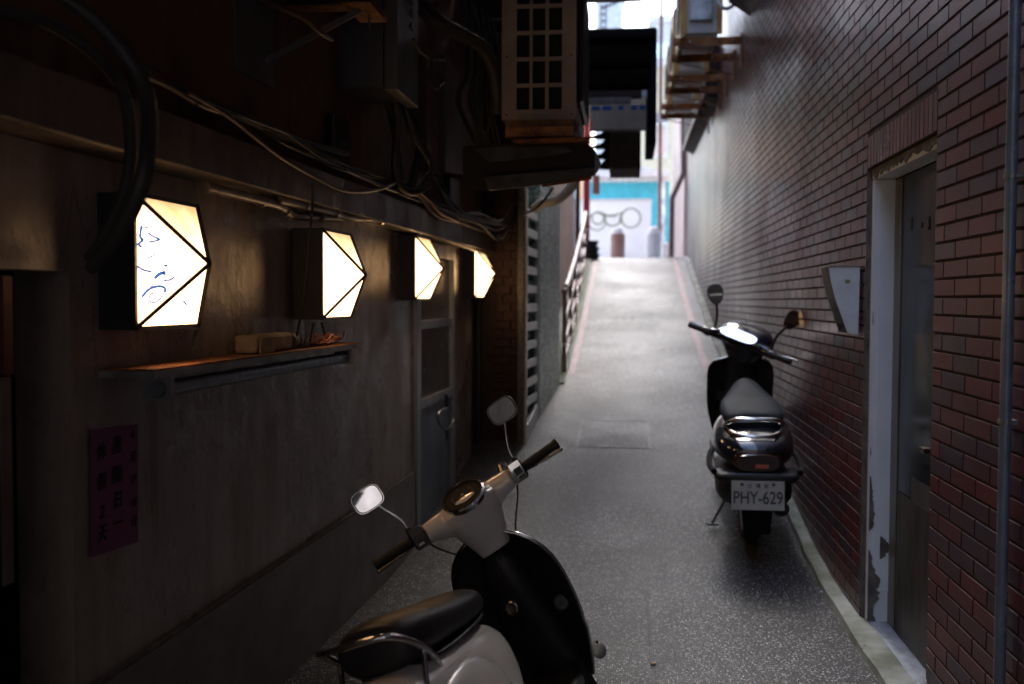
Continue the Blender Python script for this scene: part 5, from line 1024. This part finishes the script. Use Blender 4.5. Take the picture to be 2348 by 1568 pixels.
m = MB(); G = shield(zt=.90, zb=.25, hw=.205, ex=7, y0=.90); m = sheet(m, G, shield(zt=.90, zb=.25, hw=.205, ex=7, y0=.90, dy=.05)); ls2 = m.build('leg_shield', 'black', bs, smooth=50, **B)
m = MB(); m.loft([sel(.90, .62, .15, .04, 4), sel(.86, .62, .145, .035, 4)]); m.loft([selz(.3, .98, .14, .07), selz(.6, .92, .12, .07), selz(.88, .84, .08, .06)]); m.build('glove_box', 'black', ls2, smooth=50, **B)
m = MB(); m.loft([sel(.36, .28, .15, .04, 5), sel(.65, .26, .17, .03, 5), sel(1.0, .28, .18, .04, 5)]); m.build('floorboard', 'black', bs, smooth=40, **B)
m = MB(); m.loft([selz(.3, 1.2, .035, .035), selz(.6, 1.02, .035, .035), selz(.92, .86, .05, .05)]); m.build('steering_column', 'black', bs, xf=XB, smooth=50, **B)
m = MB(); m.ell((0, 1.22, .38), (.08, .28, .15), 20, 12); m.build('front_fender', 'blackg', bs, smooth=80, xf=XB, **B)
hs = MB(); hs.loft([sel(.70, 1.0, .10, .030, 2.6), sel(.73, 1.005, .145, .052, 2.6), sel(.79, 1.015, .17, .070, 2.5), sel(.86, 1.02, .165, .075, 2.3), sel(.94, .99, .12, .06, 2.2), sel(.98, .97, .07, .03, 2.2)]); hs.loft([selz(.86, .83, .09, .06), selz(.93, .82, .135, .085), selz(.99, .81, .172, .10), selz(1.04, .82, .172, .10), selz(1.075, .85, .13, .075), selz(1.09, .87, .07, .04)])
for s_ in (-1, 1): hs.tube([(s_*.1, .76, .995), (s_*.17, .745, .99), (s_*.215, .73, .985)], [.045, .034, .026], 12)
hb = hs.build('headset', 'blackg', bs, remesh=.009, xf=XB, **B)
vn = aim((.69, 5.66, .07), (R(7.5), -R(.6), R(-2.3)), 1.0, XB, (0, .70, 1.03), (-.12, .12, 1)); vs = Vector((0, 0, 1)); vs = (vs-vn*vs.dot(vn)).normalized(); vx = vn.cross(vs)*-1; m = MB(); P = []
for i in range(28):
    a = 2*math.pi*i/28; c, s_ = math.cos(a), math.sin(a); P.append(Vector((0, .690, 1.035))+vx*(.125*abs(c)**.55*(1 if c > 0 else -1))+vs*.040*abs(s_)**.7*(1 if s_ > 0 else -1))
m.prism(P, vn*.006); m.build('meter_glass', 'visor', hb, xf=XB, **B)
for s_ in (-1, 1):
    m = MB(); m.lathe([(.016, 0), (.0175, .01), (.0165, .115), (.012, .12)], (s_*.235, .722, .985), (s_, -.05, .02), 16); m.build('grip', 'rubber', bs, smooth=40, xf=XB, **B)
    m = MB(); m.lathe([(.026, 0), (.028, .02), (.024, .04)], (s_*.205, .73, .985), (s_, -.05, 0), 14); m.build('switch_housing', 'black', bs, smooth=30, xf=XB, **B)
    m = MB(); m.tube(smooth([(s_*.22, .775, .985), (s_*.29, .80, .985), (s_*.37, .785, .99)], 5), .006, 8); m.ell((s_*.375, .785, .99), (.010, .010, .010), 8, 6); m.build('brake_lever', 'chrome', bs, smooth=60, xf=XB, **B)
    mirror(bs, (s_*.195, .76, 1.01), (s_*.205, .765, 1.09), (s_*.262, .78, 1.215), aim((.69, 5.66, .07), (R(7.5), -R(.6), R(-2.3)), 1.0, XB, (s_*.262, .78, 1.215), (-.16, -1, .42)) if s_ < 0 else (-.3, -1, .1), (.5*s_, 0, 1), .050, .066, XB, 'black', 'black', .0095, 'egg')
for s_ in (-1, 1): m = MB(); m.tube(smooth([(s_*.20, .77, .98), (s_*.17, .88, .96), (s_*.08, .92, .86), (s_*.04, .93, .76)], 6), .004, 6); m.build('brake_cable', 'wire', bs, smooth=60, xf=XB, **B)
m = MB(); m.tube([(-.08, .25, .22), (-.20, .10, .05)], .008, 8); m.bar((-.23, .09, .045), (-.17, .12, .035), .03, .008); m.build('side_stand', 'darkgrey', bs, **B)
place(bs, .69, 5.66, .07, -2.3, .6, 1.0, 7.5)
